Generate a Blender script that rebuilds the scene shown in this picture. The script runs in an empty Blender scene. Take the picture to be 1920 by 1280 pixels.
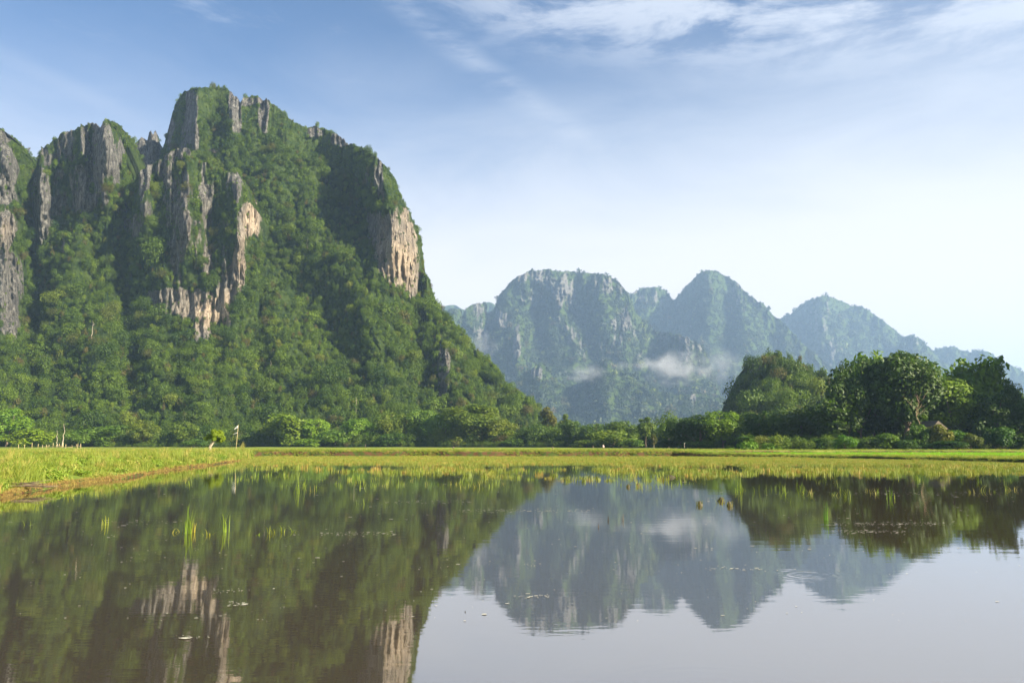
import bpy, math, random
import numpy as np
from mathutils import Vector

# ------------------------------------------------------------------ camera, sky, sun
S = bpy.context.scene
COL = S.collection
F = 1493.0; PITCH = math.radians(7.4); HC = 1.8
CP, SP = math.cos(PITCH), math.sin(PITCH)
cam = bpy.data.cameras.new('camera'); camo = bpy.data.objects.new('camera', cam); COL.objects.link(camo)
cam.sensor_width = 36; cam.lens = F/1920*36; cam.clip_start = 0.1; cam.clip_end = 20000
camo.location = (0, 0, HC); camo.rotation_euler = (math.pi/2+PITCH, 0, 0)
S.camera = camo

SUN_EL = math.radians(27); SUN_V = Vector((0.87, -0.49, 0)).normalized()
SUN_V = Vector((SUN_V.x*math.cos(SUN_EL), SUN_V.y*math.cos(SUN_EL), math.sin(SUN_EL)))
sl = bpy.data.lights.new('sun', 'SUN'); so = bpy.data.objects.new('sun', sl); COL.objects.link(so)
sl.energy = 5.0; sl.angle = math.radians(0.5); sl.color = (1.0, 0.89, 0.70)
so.rotation_euler = SUN_V.to_track_quat('Z', 'Y').to_euler(); so.location = (0, 0, 700)

S.view_settings.view_transform = 'Standard'; S.view_settings.look = 'None'
S.view_settings.exposure = 1.66; S.view_settings.gamma = 1
S.cycles.use_denoising = True; S.cycles.denoiser = 'OPENIMAGEDENOISE'; S.cycles.denoising_input_passes = 'RGB_ALBEDO_NORMAL'; S.cycles.denoising_prefilter = 'ACCURATE'
S.cycles.max_bounces = 8; S.cycles.volume_bounces = 1; S.cycles.transparent_max_bounces = 8
S.cycles.caustics_reflective = False; S.cycles.caustics_refractive = False
S.cycles.sample_clamp_indirect = 6

def N(nt, t, **kw):
    n = nt.nodes.new(t)
    for k, v in kw.items():
        if k in n.inputs.keys() if hasattr(n.inputs, 'keys') else False: n.inputs[k].default_value = v
        else: setattr(n, k, v)
    return n
class G:
    """tiny node-graph helper: math on sockets"""
    def __init__(s, nt): s.nt = nt
    def _in(s, sock, v):
        if isinstance(v, (int, float)): sock.default_value = v
        elif isinstance(v, (tuple, list)): sock.default_value = v
        else: s.nt.links.new(v, sock)
    def m(s, op, a, b=0.0, c=None, clamp=False):
        n = s.nt.nodes.new('ShaderNodeMath'); n.operation = op; n.use_clamp = clamp
        s._in(n.inputs[0], a); s._in(n.inputs[1], b)
        if c is not None: s._in(n.inputs[2], c)
        return n.outputs[0]
    def ss(s, x, lo, hi, a=0.0, b=1.0):
        n = s.nt.nodes.new('ShaderNodeMapRange'); n.interpolation_type = 'SMOOTHSTEP'
        s._in(n.inputs[0], x); n.inputs[1].default_value = lo; n.inputs[2].default_value = hi
        n.inputs[3].default_value = a; n.inputs[4].default_value = b
        return n.outputs[0]
    def mix(s, f, a, b):
        n = s.nt.nodes.new('ShaderNodeMix'); n.data_type = 'RGBA'
        s._in(n.inputs[0], f)
        for i, v in ((6, a), (7, b)):
            if isinstance(v, (tuple, list)): n.inputs[i].default_value = tuple(v)[:3]+(1,)
            else: s.nt.links.new(v, n.inputs[i])
        return n.outputs[2]
    def mul(s, a, b, f=1.0):
        n = s.nt.nodes.new('ShaderNodeMix'); n.data_type = 'RGBA'; n.blend_type = 'MULTIPLY'
        s._in(n.inputs[0], f)
        for i, v in ((6, a), (7, b)):
            if isinstance(v, (tuple, list)): n.inputs[i].default_value = tuple(v)[:3]+(1,)
            else: s.nt.links.new(v, n.inputs[i])
        return n.outputs[2]
    def noise(s, vec, scale, detail=3, rough=0.5, dist=0.0, dim='3D'):
        n = s.nt.nodes.new('ShaderNodeTexNoise'); n.noise_dimensions = dim
        s.nt.links.new(vec, n.inputs['Vector']); n.inputs['Scale'].default_value = scale
        n.inputs['Detail'].default_value = detail; n.inputs['Roughness'].default_value = rough
        n.inputs['Distortion'].default_value = dist
        return n.outputs['Fac']
    def vscale(s, vec, sc, rot=(0, 0, 0), loc=(0, 0, 0)):
        n = s.nt.nodes.new('ShaderNodeMapping'); s.nt.links.new(vec, n.inputs[0])
        n.inputs['Scale'].default_value = sc; n.inputs['Rotation'].default_value = rot; n.inputs['Location'].default_value = loc
        return n.outputs[0]
    def comb(s, x, y, z):
        n = s.nt.nodes.new('ShaderNodeCombineXYZ')
        for i, v in enumerate((x, y, z)): s._in(n.inputs[i], v)
        return n.outputs[0]

W = bpy.data.worlds.new('World'); S.world = W; W.use_nodes = True
nt = W.node_tree; nt.nodes.clear(); g = G(nt)
sky = nt.nodes.new('ShaderNodeTexSky'); sky.sky_type = 'NISHITA'; sky.sun_disc = False
sky.sun_elevation = SUN_EL; sky.sun_rotation = math.atan2(SUN_V.x, SUN_V.y)
sky.air_density = 1.0; sky.dust_density = 0.6; sky.ozone_density = 2.0
tc = nt.nodes.new('ShaderNodeTexCoord'); sep = nt.nodes.new('ShaderNodeSeparateXYZ')
nt.links.new(tc.outputs['Generated'], sep.inputs[0])
el = g.m('MULTIPLY', g.m('ARCSINE', sep.outputs[2]), 57.2958)
az = g.m('MULTIPLY', g.m('ARCTAN2', sep.outputs[0], sep.outputs[1]), 57.2958)
ae = g.comb(az, el, 0.0)
wisp = g.noise(g.vscale(ae, (0.055, 0.16, 1), (0, 0, 0.18)), 1.0, 8, 0.6, 0.6)
wisp2 = g.noise(g.vscale(ae, (0.11, 0.40, 1), (0, 0, 0.16), (3.1, 7.7, 0)), 1.0, 10, 0.64, 0.25)
# veil: sky whitens towards the horizon, more to the right
elv = g.m('ADD', g.m('ADD', el, g.m('MULTIPLY', az, -0.09)), g.m('MULTIPLY', g.m('SUBTRACT', wisp, 0.5), 9.0))
veil = g.ss(elv, 31.0, 11.0, 0.0, 0.97)
# cirrus bank along the top right, and a band sloping down through the middle
ctr = g.m('SUBTRACT', el, g.m('SUBTRACT', 32.0, g.m('MULTIPLY', az, 0.16)))
bank = g.m('MULTIPLY', g.ss(g.m('ABSOLUTE', ctr), 6.0, 0.5), g.ss(az, -14.0, 4.0))
bank = g.m('MULTIPLY', bank, g.ss(wisp2, 0.38, 0.60))
l2 = g.m('ABSOLUTE', g.m('ADD', g.m('SUBTRACT', el, 22.8), g.m('MULTIPLY', g.m('SUBTRACT', az, 3.4), 0.63)))
l2 = g.m('ADD', l2, g.m('MULTIPLY', g.m('SUBTRACT', wisp2, .5), 3.0))
streak = g.m('MULTIPLY', g.ss(l2, 1.9, 0.0), g.m('MULTIPLY', g.ss(az, -14, -9), g.ss(az, 13, -2)))
streak = g.m('MULTIPLY', streak, g.ss(wisp2, 0.36, 0.62, 0.0, 0.36))
l3 = g.m('ABSOLUTE', g.m('ADD', g.m('SUBTRACT', el, 22.5), g.m('MULTIPLY', g.m('ADD', az, 32.0), 0.28)))
st3 = g.m('MULTIPLY', g.ss(l3, 0.9, 0.0, 0, 0.10), g.ss(az, -24, -28))
gen = g.m('MULTIPLY', g.ss(wisp2, 0.55, 0.75), g.m('MULTIPLY', g.ss(el, 22, 30), 0.35))
cm = g.m('MAXIMUM', g.m('MAXIMUM', g.m('MULTIPLY', bank, 0.75), streak), g.m('MAXIMUM', st3, gen))
cm = g.m('SUBTRACT', 1.0, g.m('MULTIPLY', g.m('SUBTRACT', 1.0, veil), g.m('SUBTRACT', 1.0, cm)))
skyc = g.mul(sky.outputs[0], (0.72, 0.94, 1.17))
cloudc = g.mix(g.ss(el, 26, 6), (6.8, 7.2, 8.0), (9.0, 8.4, 8.1))
bg = nt.nodes.new('ShaderNodeBackground'); bg.inputs[1].default_value = 0.041
nt.links.new(g.mix(cm, skyc, cloudc), bg.inputs[0])
wo = nt.nodes.new('ShaderNodeOutputWorld'); nt.links.new(bg.outputs[0], wo.inputs[0])
W.cycles.sampling_method = 'MANUAL'; W.cycles.sample_map_resolution = 512

# ------------------------------------------------------------------ helpers
def at(px, py, Y):
    """numpy: point on the line of sight (pixel of the 1920x1280 photo) at depth Y"""
    px = np.asarray(px, float); py = np.asarray(py, float); Y = np.asarray(Y, float)
    a = (px-960)/F; u = (640-py)/F
    dy = CP-u*SP; dz = SP+u*CP
    k = Y/dy
    return np.stack([a*k, Y+0*k, HC+dz*k], -1)
def pix(P):
    P = np.asarray(P, float); d = P[..., 1]*CP+(P[..., 2]-HC)*SP
    return 960+F*P[..., 0]/d, 640-F*(-P[..., 1]*SP+(P[..., 2]-HC)*CP)/d
def _h(ix, iy, iz, seed):
    h = (ix*374761393+iy*668265263+iz*2147483647+seed*144665) & 0xFFFFFFFF
    h = ((h ^ (h >> 13))*1274126177) & 0xFFFFFFFF
    h = ((h ^ (h >> 16))*2246822519) & 0xFFFFFFFF
    return (h ^ (h >> 15)) & 0xFFFFFFFF
GR = np.array([[1,1,0],[-1,1,0],[1,-1,0],[-1,-1,0],[1,0,1],[-1,0,1],[1,0,-1],[-1,0,-1],[0,1,1],[0,-1,1],[0,1,-1],[0,-1,-1]], float)
def perlin(x, y, z, seed=0):
    x, y, z = np.broadcast_arrays(x, y, z)
    xi = np.floor(x).astype(np.int64); yi = np.floor(y).astype(np.int64); zi = np.floor(z).astype(np.int64)
    fx, fy, fz = x-xi, y-yi, z-zi
    u, v, w = [t*t*t*(t*(t*6-15)+10) for t in (fx, fy, fz)]
    out = 0
    for a in (0, 1):
        for b in (0, 1):
            for c in (0, 1):
                gr = GR[_h(xi+a, yi+b, zi+c, seed) % 12]
                d = gr[..., 0]*(fx-a)+gr[..., 1]*(fy-b)+gr[..., 2]*(fz-c)
                out = out+d*(u if a else 1-u)*(v if b else 1-v)*(w if c else 1-w)
    return out
def fbm(x, y, z=0.0, o=4, seed=0, r=0.5):
    s = 0; amp = 1.0; f = 1.0; t = 0
    for i in range(o):
        s = s+amp*perlin(np.asarray(x)*f, np.asarray(y)*f, np.asarray(z)*f, seed+i*17); t += amp; amp *= r; f *= 2.03
    return s/t*1.6
def ridged(x, y, z=0.0, o=4, seed=0):
    s = 0; amp = 1.0; f = 1.0; t = 0
    for i in range(o):
        s = s+amp*(1-np.abs(perlin(np.asarray(x)*f, np.asarray(y)*f, np.asarray(z)*f, seed+i*31))*2.2); t += amp; amp *= 0.5; f *= 2.1
    return s/t
def sstep(x, a, b):
    t = np.clip((x-a)/(b-a), 0, 1); return t*t*(3-2*t)

def mesh(name, V, Fc, mats=(), smooth=False, attrs=None, mi=None):
    V = np.asarray(V, np.float32).reshape(-1, 3)
    me = bpy.data.meshes.new(name)
    me.vertices.add(len(V)); me.vertices.foreach_set('co', V.ravel())
    if isinstance(Fc, np.ndarray):
        n, k = Fc.shape; loops = Fc.astype(np.int32).ravel(); starts = np.arange(n, dtype=np.int32)*k
    else:
        n = len(Fc); loops = np.array([i for f in Fc for i in f], np.int32)
        starts = np.cumsum([0]+[len(f) for f in Fc[:-1]]).astype(np.int32) if n else np.zeros(0, np.int32)
    if n:
        me.loops.add(len(loops)); me.loops.foreach_set('vertex_index', loops)
        me.polygons.add(n); me.polygons.foreach_set('loop_start', starts)
        if mi is not None: me.polygons.foreach_set('material_index', np.asarray(mi, np.int32))
        me.polygons.foreach_set('use_smooth', np.full(n, bool(smooth)))
    for m_ in (mats if isinstance(mats, (list, tuple)) else [mats]): me.materials.append(m_)
    for k, a in (attrs or {}).items():
        a = np.asarray(a, np.float32)
        if a.ndim == 1:
            at_ = me.attributes.new(k, 'FLOAT', 'POINT'); at_.data.foreach_set('value', a)
        elif a.shape[1] == 3:
            at_ = me.attributes.new(k, 'FLOAT_VECTOR', 'POINT'); at_.data.foreach_set('vector', a.ravel())
    me.update(); me.validate(clean_customdata=False)
    return me
def obj(name, me, parent=None, loc=None, link=True, **props):
    o = bpy.data.objects.new(name, me)
    if link: COL.objects.link(o)
    if parent: o.parent = parent
    if loc is not None: o.location = loc
    for k, v in props.items(): o[k] = v
    return o
def thing(name, label, cat, loc=(0, 0, 0), rz=0.0, group=None):
    o = bpy.data.objects.new(name, None); COL.objects.link(o); o.location = loc; o.rotation_euler = (0, 0, rz)
    o.empty_display_size = 0.5
    o['label'] = label; o['category'] = cat
    if group: o['group'] = group
    return o
def tube(pts, rad, ns=7, cap=True):
    pts = np.asarray(pts, float); n = len(pts); V = []; Fc = []
    for i in range(n):
        d = pts[min(i+1, n-1)]-pts[max(i-1, 0)]; d = d/(np.linalg.norm(d)+1e-9)
        a = np.array([1.0, 0, 0]) if abs(d[0]) < 0.8 else np.array([0, 1.0, 0])
        u = np.cross(d, a); u /= np.linalg.norm(u); v = np.cross(d, u)
        for k in range(ns):
            t = 2*math.pi*k/ns
            V.append(pts[i]+rad[i]*(u*math.cos(t)+v*math.sin(t)))
    for i in range(n-1):
        for k in range(ns):
            Fc.append((i*ns+k, i*ns+(k+1) % ns, (i+1)*ns+(k+1) % ns, (i+1)*ns+k))
    if cap:
        Fc.append(tuple(range(ns))[::-1]); Fc.append(tuple((n-1)*ns+k for k in range(ns)))
    return V, Fc
class MB:
    def __init__(s): s.V = []; s.F = []
    def add(s, V, Fc):
        o = len(s.V); s.V += [tuple(v) for v in V]; s.F += [tuple(i+o for i in f) for f in Fc]
    def tube(s, *a, **k): s.add(*tube(*a, **k))
    def mesh(s, name, mat, smooth=True): return mesh(name, s.V, s.F, mat, smooth)

# ------------------------------------------------------------------ materials
def mat(name):
    m_ = bpy.data.materials.new(name); m_.use_nodes = True
    nt = m_.node_tree; nt.nodes.clear()
    out = nt.nodes.new('ShaderNodeOutputMaterial')
    return m_, nt, G(nt), out
def pos(nt): return nt.nodes.new('ShaderNodeNewGeometry').outputs['Position']
def princ(nt, out, col, rough=0.8, spec=0.3):
    b = nt.nodes.new('ShaderNodeBsdfPrincipled')
    if isinstance(col, tuple): b.inputs['Base Color'].default_value = col[:3]+(1,)
    else: nt.links.new(col, b.inputs['Base Color'])
    b.inputs['Roughness'].default_value = rough; b.inputs['Specular IOR Level'].default_value = spec
    nt.links.new(b.outputs[0], out.inputs[0])
    return b
def simple(name, col, rough=0.8, spec=0.3, var=0.25, scale=3.0, stretch=(1, 1, 1)):
    m_, nt, g, out = mat(name)
    n = g.noise(g.vscale(pos(nt), stretch), scale, 4, 0.6)
    c = g.mix(n, tuple(x*(1-var) for x in col), tuple(min(1, x*(1+var)) for x in col))
    princ(nt, out, c, rough, spec); return m_
def leafmat(name, dark, light, transl=0.3, warm=(0.12, 0.085, 0.03), pscale=0.012, rnd=1.0, warmf=0.22, spec=0.25):
    m_, nt, g, out = mat(name)
    oi = nt.nodes.new('ShaderNodeObjectInfo')
    p = pos(nt)
    big = g.noise(p, pscale, 3, 0.6); fine = g.noise(p, 0.6, 2, 0.6)
    f = g.m('ADD', g.m('ADD', g.m('MULTIPLY', oi.outputs['Random'], 0.55*rnd), g.m('MULTIPLY', g.m('SUBTRACT', big, 0.5), 1.1)), g.m('MULTIPLY', fine, 0.35), clamp=True)
    c = g.mix(f, dark, light)
    r2 = g.m('FRACT', g.m('MULTIPLY', oi.outputs['Random'], 37.31))
    c = g.mix(g.ss(r2, 1-warmf, 1.0, 0.0, 0.75), c, warm)
    r3 = g.m('FRACT', g.m('MULTIPLY', oi.outputs['Random'], 91.7))
    c = g.mix(g.ss(r3, .90, 1.0, 0.0, 0.5*rnd), c, (0.22, 0.27, 0.02))
    c = g.mul(c, oi.outputs['Color'])
    b = princ(nt, out, c, 0.55, spec)
    tr = nt.nodes.new('ShaderNodeBsdfTranslucent'); nt.links.new(g.mul(c, (1.25, 1.35, 0.6)), tr.inputs[0])
    mx = nt.nodes.new('ShaderNodeMixShader'); mx.inputs[0].default_value = transl
    nt.links.new(b.outputs[0], mx.inputs[1]); nt.links.new(tr.outputs[0], mx.inputs[2]); nt.links.new(mx.outputs[0], out.inputs[0])
    return m_
M_for = leafmat('jungle_leaves', (0.014, 0.042, 0.005), (0.135, 0.205, 0.012), warmf=0.13)
M_far = leafmat('hazed_far_leaves', (0.020, 0.038, 0.022), (0.050, 0.074, 0.034), 0.2, pscale=0.006, warmf=0.08)  # greens dulled towards blue; distance haze is put into the leaf colour
M_tree = leafmat('tree_leaves', (0.045, 0.095, 0.009), (0.155, 0.21, 0.016), 0.38, pscale=0.15, rnd=0.4, warmf=0.0, spec=0.4)
M_grass = leafmat('grass_blades', (0.13, 0.21, 0.02), (0.32, 0.33, 0.055), 0.35, warm=(0.50, 0.36, 0.12), pscale=0.12, warmf=0.3)
M_dry = leafmat('dry_blades', (0.22, 0.14, 0.045), (0.38, 0.31, 0.08), 0.25, warm=(0.22, 0.09, 0.04), pscale=0.3, warmf=0.3)
M_marsh = leafmat('marsh_blades', (0.12, 0.18, 0.022), (0.28, 0.28, 0.045), 0.3, warm=(0.42, 0.24, 0.07), pscale=0.12, warmf=0.3)
M_reed = leafmat('reed_blades', (0.13, 0.22, 0.02), (0.27, 0.34, 0.04), 0.35, warm=(0.5, 0.42, 0.12), pscale=1.5, warmf=0.3)
M_rice = leafmat('rice_blades', (0.15, 0.31, 0.010), (0.25, 0.44, 0.015), 0.4, pscale=0.2, warmf=0.0)
M_bark = simple('bark', (0.16, 0.12, 0.085), 0.9, 0.2, 0.35, 2.0, (3, 3, 0.5))
M_pale = simple('pale_wood', (0.36, 0.31, 0.23), 0.85, 0.2, 0.2, 4.0, (3, 3, 0.5))
M_driftwood = simple('dead_wood', (0.30, 0.21, 0.13), 0.85, 0.2, 0.3, 3.0, (3, 3, 0.5))
M_bamboo = simple('bamboo_wood', (0.50, 0.40, 0.20), 0.6, 0.3, 0.2, 4.0)
M_cloth = simple('flag_cloth', (0.52, 0.52, 0.50), 0.8, 0.2, 0.05, 6.0)
M_thatch = simple('thatch', (0.12, 0.10, 0.08), 0.95, 0.1, 0.4, 8.0, (1, 6, 1))
M_dark = simple('wet_stalk', (0.06, 0.05, 0.03), 0.6, 0.3, 0.3, 8.0)
M_pink = simple('faded_cloth', (0.62, 0.42, 0.38), 0.8, 0.2, 0.15, 8.0)

def rock_mat():
    m_, nt, g, out = mat('limestone_and_jungle_floor')
    p = pos(nt)
    a = nt.nodes.new('ShaderNodeAttribute'); a.attribute_name = 'rock'
    o_ = nt.nodes.new('ShaderNodeAttribute'); o_.attribute_name = 'ochre'
    st = g.noise(g.vscale(p, (0.42, 0.42, 0.045)), 1.0, 8, 0.74, 0.8)
    sm = g.noise(g.vscale(p, (0.04, 0.04, 0.02)), 1.0, 4, 0.6)
    c = g.mix(g.ss(st, 0.36, 0.62), (0.030, 0.030, 0.030), (0.25, 0.243, 0.218))
    c = g.mix(g.ss(sm, 0.3, 0.7, 0.0, 0.45), c, (0.12, 0.112, 0.105))
    cr = g.noise(g.vscale(p, (0.5, 0.5, 0.32)), 1.0, 6, 0.75)
    c = g.mul(c, g.mix(g.ss(cr, .40, .56), (.42, .42, .44), (1.15, 1.15, 1.15)))
    oc = g.mix(g.ss(st, 0.36, 0.64), (0.16, 0.12, 0.085), (0.66, 0.53, 0.38))
    c = g.mix(o_.outputs['Fac'], c, oc)
    n2 = g.noise(p, 0.09, 6, 0.7)
    veg = g.mix(g.ss(n2, 0.35, 0.65), (0.016, 0.036, 0.008), (0.06, 0.09, 0.018))
    f = g.ss(g.m('ADD', a.outputs['Fac'], g.m('MULTIPLY', g.m('SUBTRACT', g.noise(g.vscale(p, (0.16, 0.16, 0.06)), 1.0, 5, 0.7), 0.5), 0.9)), 0.42, 0.55)
    c = g.mix(f, veg, c)
    b = princ(nt, out, c, 0.92, 0.15)
    bp = nt.nodes.new('ShaderNodeBump'); bp.inputs['Strength'].default_value = 1.0; bp.inputs['Distance'].default_value = 3.0
    nt.links.new(g.m('ADD', g.m('ADD', st, g.m('MULTIPLY', n2, 0.7)), g.m('MULTIPLY', cr, 0.6)), bp.inputs['Height']); nt.links.new(bp.outputs[0], b.inputs['Normal'])
    return m_
M_rock = rock_mat()

# ------------------------------------------------------------------ foliage meshes
def leaves(rng, C, R, n, size, squash=1.0, updir=0.35, rnd=0.7, inner=0.55, fold=True, droop=0.0):
    """leaf-sized rhombs spread through lobes (centres C, radii R)"""
    C = np.asarray(C, float); R = np.asarray(R, float)
    w = R**2; k = rng.choice(len(R), n, p=w/w.sum())
    d = rng.normal(size=(n, 3)); d[:, 2] += updir*0.8; d /= np.linalg.norm(d, axis=1)[:, None]
    rr = R[k]*(inner+(1.08-inner)*rng.random(n)**0.5)
    P = C[k]+d*rr[:, None]*np.array([1, 1, squash])
    nrm = d+rnd*rng.normal(size=(n, 3))*0.6; nrm[:, 2] += updir; nrm /= np.linalg.norm(nrm, axis=1)[:, None]
    t = rng.normal(size=(n, 3)); t[:, 2] -= droop; t -= (t*nrm).sum(1)[:, None]*nrm; t /= np.linalg.norm(t, axis=1)[:, None]
    b = np.cross(nrm, t); s = size*(0.6+0.8*rng.random(n))[:, None]
    V = np.stack([P-t*s, P+b*s*0.55-nrm*s*0.12, P+t*s, P-b*s*0.55-nrm*s*0.12], 1).reshape(-1, 3)
    return V, np.arange(4*n).reshape(-1, 4)
def lump(seed, n, size, nl=7, tall=1.0, spread=0.55, base=0.5):
    rng = np.random.default_rng(seed); C = []; R = []
    for i in range(nl):
        a = rng.random()*6.28; r = spread*math.sqrt(rng.random()); 
        C.append((r*math.cos(a), r*math.sin(a), tall*(base-0.1+0.5*rng.random()*(1-r)))); R.append(0.28+0.22*rng.random())
    C.append((0, 0, tall*0.3)); R.append(0.55)
    return leaves(rng, C, R, n, size, squash=1.0)
def protos(tag, k, n, size, m_, **kw):
    r = []
    for i in range(k):
        V, Fc = lump(100+i*7+len(tag), n, size, **kw)
        r.append(obj(tag, mesh(tag, V, Fc, m_), link=False))
    return r
P_near = protos('crown_clump', 7, 250, 0.11, M_for, nl=3, spread=0.42)
P_vine = protos('creeper_column', 3, 260, 0.10, M_for, tall=2.4, spread=0.3, nl=9, base=0.35)
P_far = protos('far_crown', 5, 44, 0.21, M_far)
P_wood = protos('wood_crown', 5, 1100, 0.055, M_for, nl=12, spread=0.6)

def gn_scatter(name, P, rot, scl, idx, pros, **props):
    """one object: points that carry instances of a few clump meshes"""
    me = mesh(name, P, np.zeros((0, 3), int), (), attrs={'rot': rot, 'scl': scl, 'idx': idx.astype(np.float32)})
    o = obj(name, me, **props)
    ng = bpy.data.node_groups.new(name, 'GeometryNodeTree')
    ng.interface.new_socket('Geometry', in_out='INPUT', socket_type='NodeSocketGeometry')
    ng.interface.new_socket('Geometry', in_out='OUTPUT', socket_type='NodeSocketGeometry')
    gi = ng.nodes.new('NodeGroupInput'); go = ng.nodes.new('NodeGroupOutput')
    jn = ng.nodes.new('GeometryNodeJoinGeometry')
    for p in reversed(pros):
        n = ng.nodes.new('GeometryNodeObjectInfo'); n.inputs['Object'].default_value = p; n.inputs['As Instance'].default_value = True
        ng.links.new(n.outputs['Geometry'], jn.inputs[0])
    ip = ng.nodes.new('GeometryNodeInstanceOnPoints'); ip.inputs['Pick Instance'].default_value = True
    def na(nm, ty):
        n = ng.nodes.new('GeometryNodeInputNamedAttribute'); n.data_type = ty; n.inputs[0].default_value = nm
        return [s for s in n.outputs if s.enabled][0]
    ng.links.new(gi.outputs[0], ip.inputs['Points']); ng.links.new(jn.outputs[0], ip.inputs['Instance'])
    ri = ng.nodes.new('FunctionNodeFloatToInt'); ng.links.new(na('idx', 'FLOAT'), ri.inputs[0])
    ng.links.new(ri.outputs[0], ip.inputs['Instance Index'])
    e2r = ng.nodes.new('FunctionNodeEulerToRotation'); ng.links.new(na('rot', 'FLOAT_VECTOR'), e2r.inputs[0])
    ng.links.new(e2r.outputs[0], ip.inputs['Rotation'])
    ng.links.new(na('scl', 'FLOAT_VECTOR'), ip.inputs['Scale'])
    ng.links.new(ip.outputs[0], go.inputs[0])
    md = o.modifiers.new('scatter', 'NODES'); md.node_group = ng
    return o

# ------------------------------------------------------------------ ground
ZF = 0.8
T_shore = ([-3, -1.5, -1, -.64, -.48, -.375, -.345, -.325, -.3, -.2, .3, .64, 1.05, 2, 3], [4.7, 9.8, 15.2, 27, 43.5, 72, 90, 103, 84, 80, 78, 66, 50, 32, 24])
T_step = ([-3, -1.5, -1, -.64, -.45, -.37, -.335, -.32, 0, .2, .26, .64, 1.05, 2, 3], [30, 50, 70, 85, 90, 104, 116, 118, 118, 118, 113, 76, 57, 36, 27])
T_step2 = ([-3, .15, .3, .64, 1.05, 3], [119, 119.5, 131, 133, 125, 90])
def ground_z(X, Y):
    X = np.asarray(X, float); Y = np.maximum(np.asarray(Y, float), 0.3); t = np.clip(X/Y, -3, 3)
    ws = perlin(X*0.11, Y*0.11, 0, 5)*1.2+perlin(X*0.5, Y*0.5, 0, 6)*0.35
    ys = np.interp(t, *T_shore)+ws*0.6; y1 = np.interp(t, *T_step)+ws*0.9; y2 = np.interp(t, *T_step2)+ws*0.8
    left = 1-sstep(t, -.345, -.322)
    nz = fbm(X*0.35, Y*0.35, 0, 4, 9)*0.07
    # left bank: rises sharply out of the water; marsh: lies just awash
    bank = np.where(Y < ys, -0.6*sstep(ys-Y, 0, 1.5), 0)+left*(0.16*sstep(Y-ys, -0.05, 0.35)+0.24*sstep(Y-ys, 0.5, 5))
    marsh = -0.5+0.5*sstep(Y-ys, -26, 0)+0.10*sstep(Y-ys, 0, 22)
    z0 = np.where(left > 0.999, bank, bank*left+marsh*(1-left))
    z0 = z0+nz*(0.3+0.7*left)*sstep(Y-ys, -1, 1)
    zi = np.where(t < .15, ZF, 0.8-0.42*sstep(t, .19, .27)); zi = np.where(t < .19, ZF, zi)
    s1 = sstep(Y-y1, -0.25, 0.25); s2 = sstep(Y-y2, -0.4, 0.4)
    z = z0*(1-s1)+s1*(zi*(1-s2)+ZF*s2)
    lip = np.exp(-((Y-y1-0.7)/0.6)**2)*0.10+np.exp(-((Y-y2-0.7)/0.6)**2)*0.12*(t > .2)
    b = 0
    for yy, am, sl_ in ((152, .14, .06), (178, .16, -.08), (205, .16, .05), (240, .2, -.04), (285, .22, .05), (335, .25, -.03)):
        c = yy+X*sl_+perlin(X*0.02, yy, 0, 8)*10
        b = b+am*np.exp(-((Y-c)/0.9)**2)*(0.6+perlin(X*0.05, yy, 0, 7))
    return z+lip+b+nz*0.35*s1+np.where(Y > 119, perlin(X*0.03, Y*0.03, 0, 11)*0.06, 0)*s1
tc_ = np.concatenate([np.linspace(-3, -0.72, 60), np.linspace(-0.715, 0.715, 560), np.linspace(0.72, 3, 60)])
sh = np.interp(tc_, *T_shore); s1 = np.interp(tc_, *T_step); s2 = np.maximum(np.interp(tc_, *T_step2), s1+1.5)
def seg(a, b, n, p=1.0): return a[None]+(b-a)[None]*(np.linspace(0, 1, n, endpoint=False)[:, None]**p)
one = np.ones_like(tc_)
Yg = np.concatenate([seg(0.3*one, sh-2, 10), seg(sh-2, sh+1.5, 22), seg(sh+1.5, s1-1.2, 90), seg(s1-1.2, s1+2.2, 34),
                     seg(s1+2.2, s2-1, 24), seg(s2-1, s2+2, 16), seg(s2+2, 400*one, 170, 1.4), seg(400*one, 1000*one, 20), seg(1000*one, 7900*one, 12, 1.5), 7900*one[None]])
Xg = np.clip(Yg*tc_[None], -5500, 5500)
Zg = ground_z(Xg, Yg)
Zg = np.where(Yg > 900, ZF-1.0, Zg)
nr, nc = Yg.shape
def gridfaces(nr, nc):
    i = np.arange(nr-1)[:, None]*nc+np.arange(nc-1)[None]
    return np.stack([i, i+1, i+1+nc, i+nc], -1).reshape(-1, 4)
# zones: marsh, bank, rice, field, forest floor (their own colours)
tt = np.clip(Xg/Yg, -3, 3)
zi_r = sstep(tt, .2, .28)*(Yg > s1[None]+0.5)*(Yg < s2[None]-0.5)
ricez = zi_r*sstep((Yg-s1[None])/(s2-s1)[None], 0.25, 0.45)
marshz = (tt > -.33)*(Yg < s1[None])
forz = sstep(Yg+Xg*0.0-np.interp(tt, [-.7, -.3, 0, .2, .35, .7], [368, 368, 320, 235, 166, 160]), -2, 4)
m_, nt, g, out = mat('field_ground')
p = pos(nt); gn_ = nt.nodes.new('ShaderNodeNewGeometry'); sx = nt.nodes.new('ShaderNodeSeparateXYZ'); nt.links.new(gn_.outputs['True Normal'], sx.inputs[0])
def A(nm):
    a = nt.nodes.new('ShaderNodeAttribute'); a.attribute_name = nm; return a.outputs['Fac']
n1 = g.noise(g.vscale(p, (0.05, 0.12, 0.1)), 1.0, 5, 0.6); n2 = g.noise(p, 1.6, 5, 0.65); n3 = g.noise(g.vscale(p, (0.02, 0.3, 0.1)), 1.0, 3, 0.5)
c = g.mix(g.ss(n1, 0.35, 0.65), (0.12, 0.17, 0.025), (0.20, 0.235, 0.035))
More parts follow.
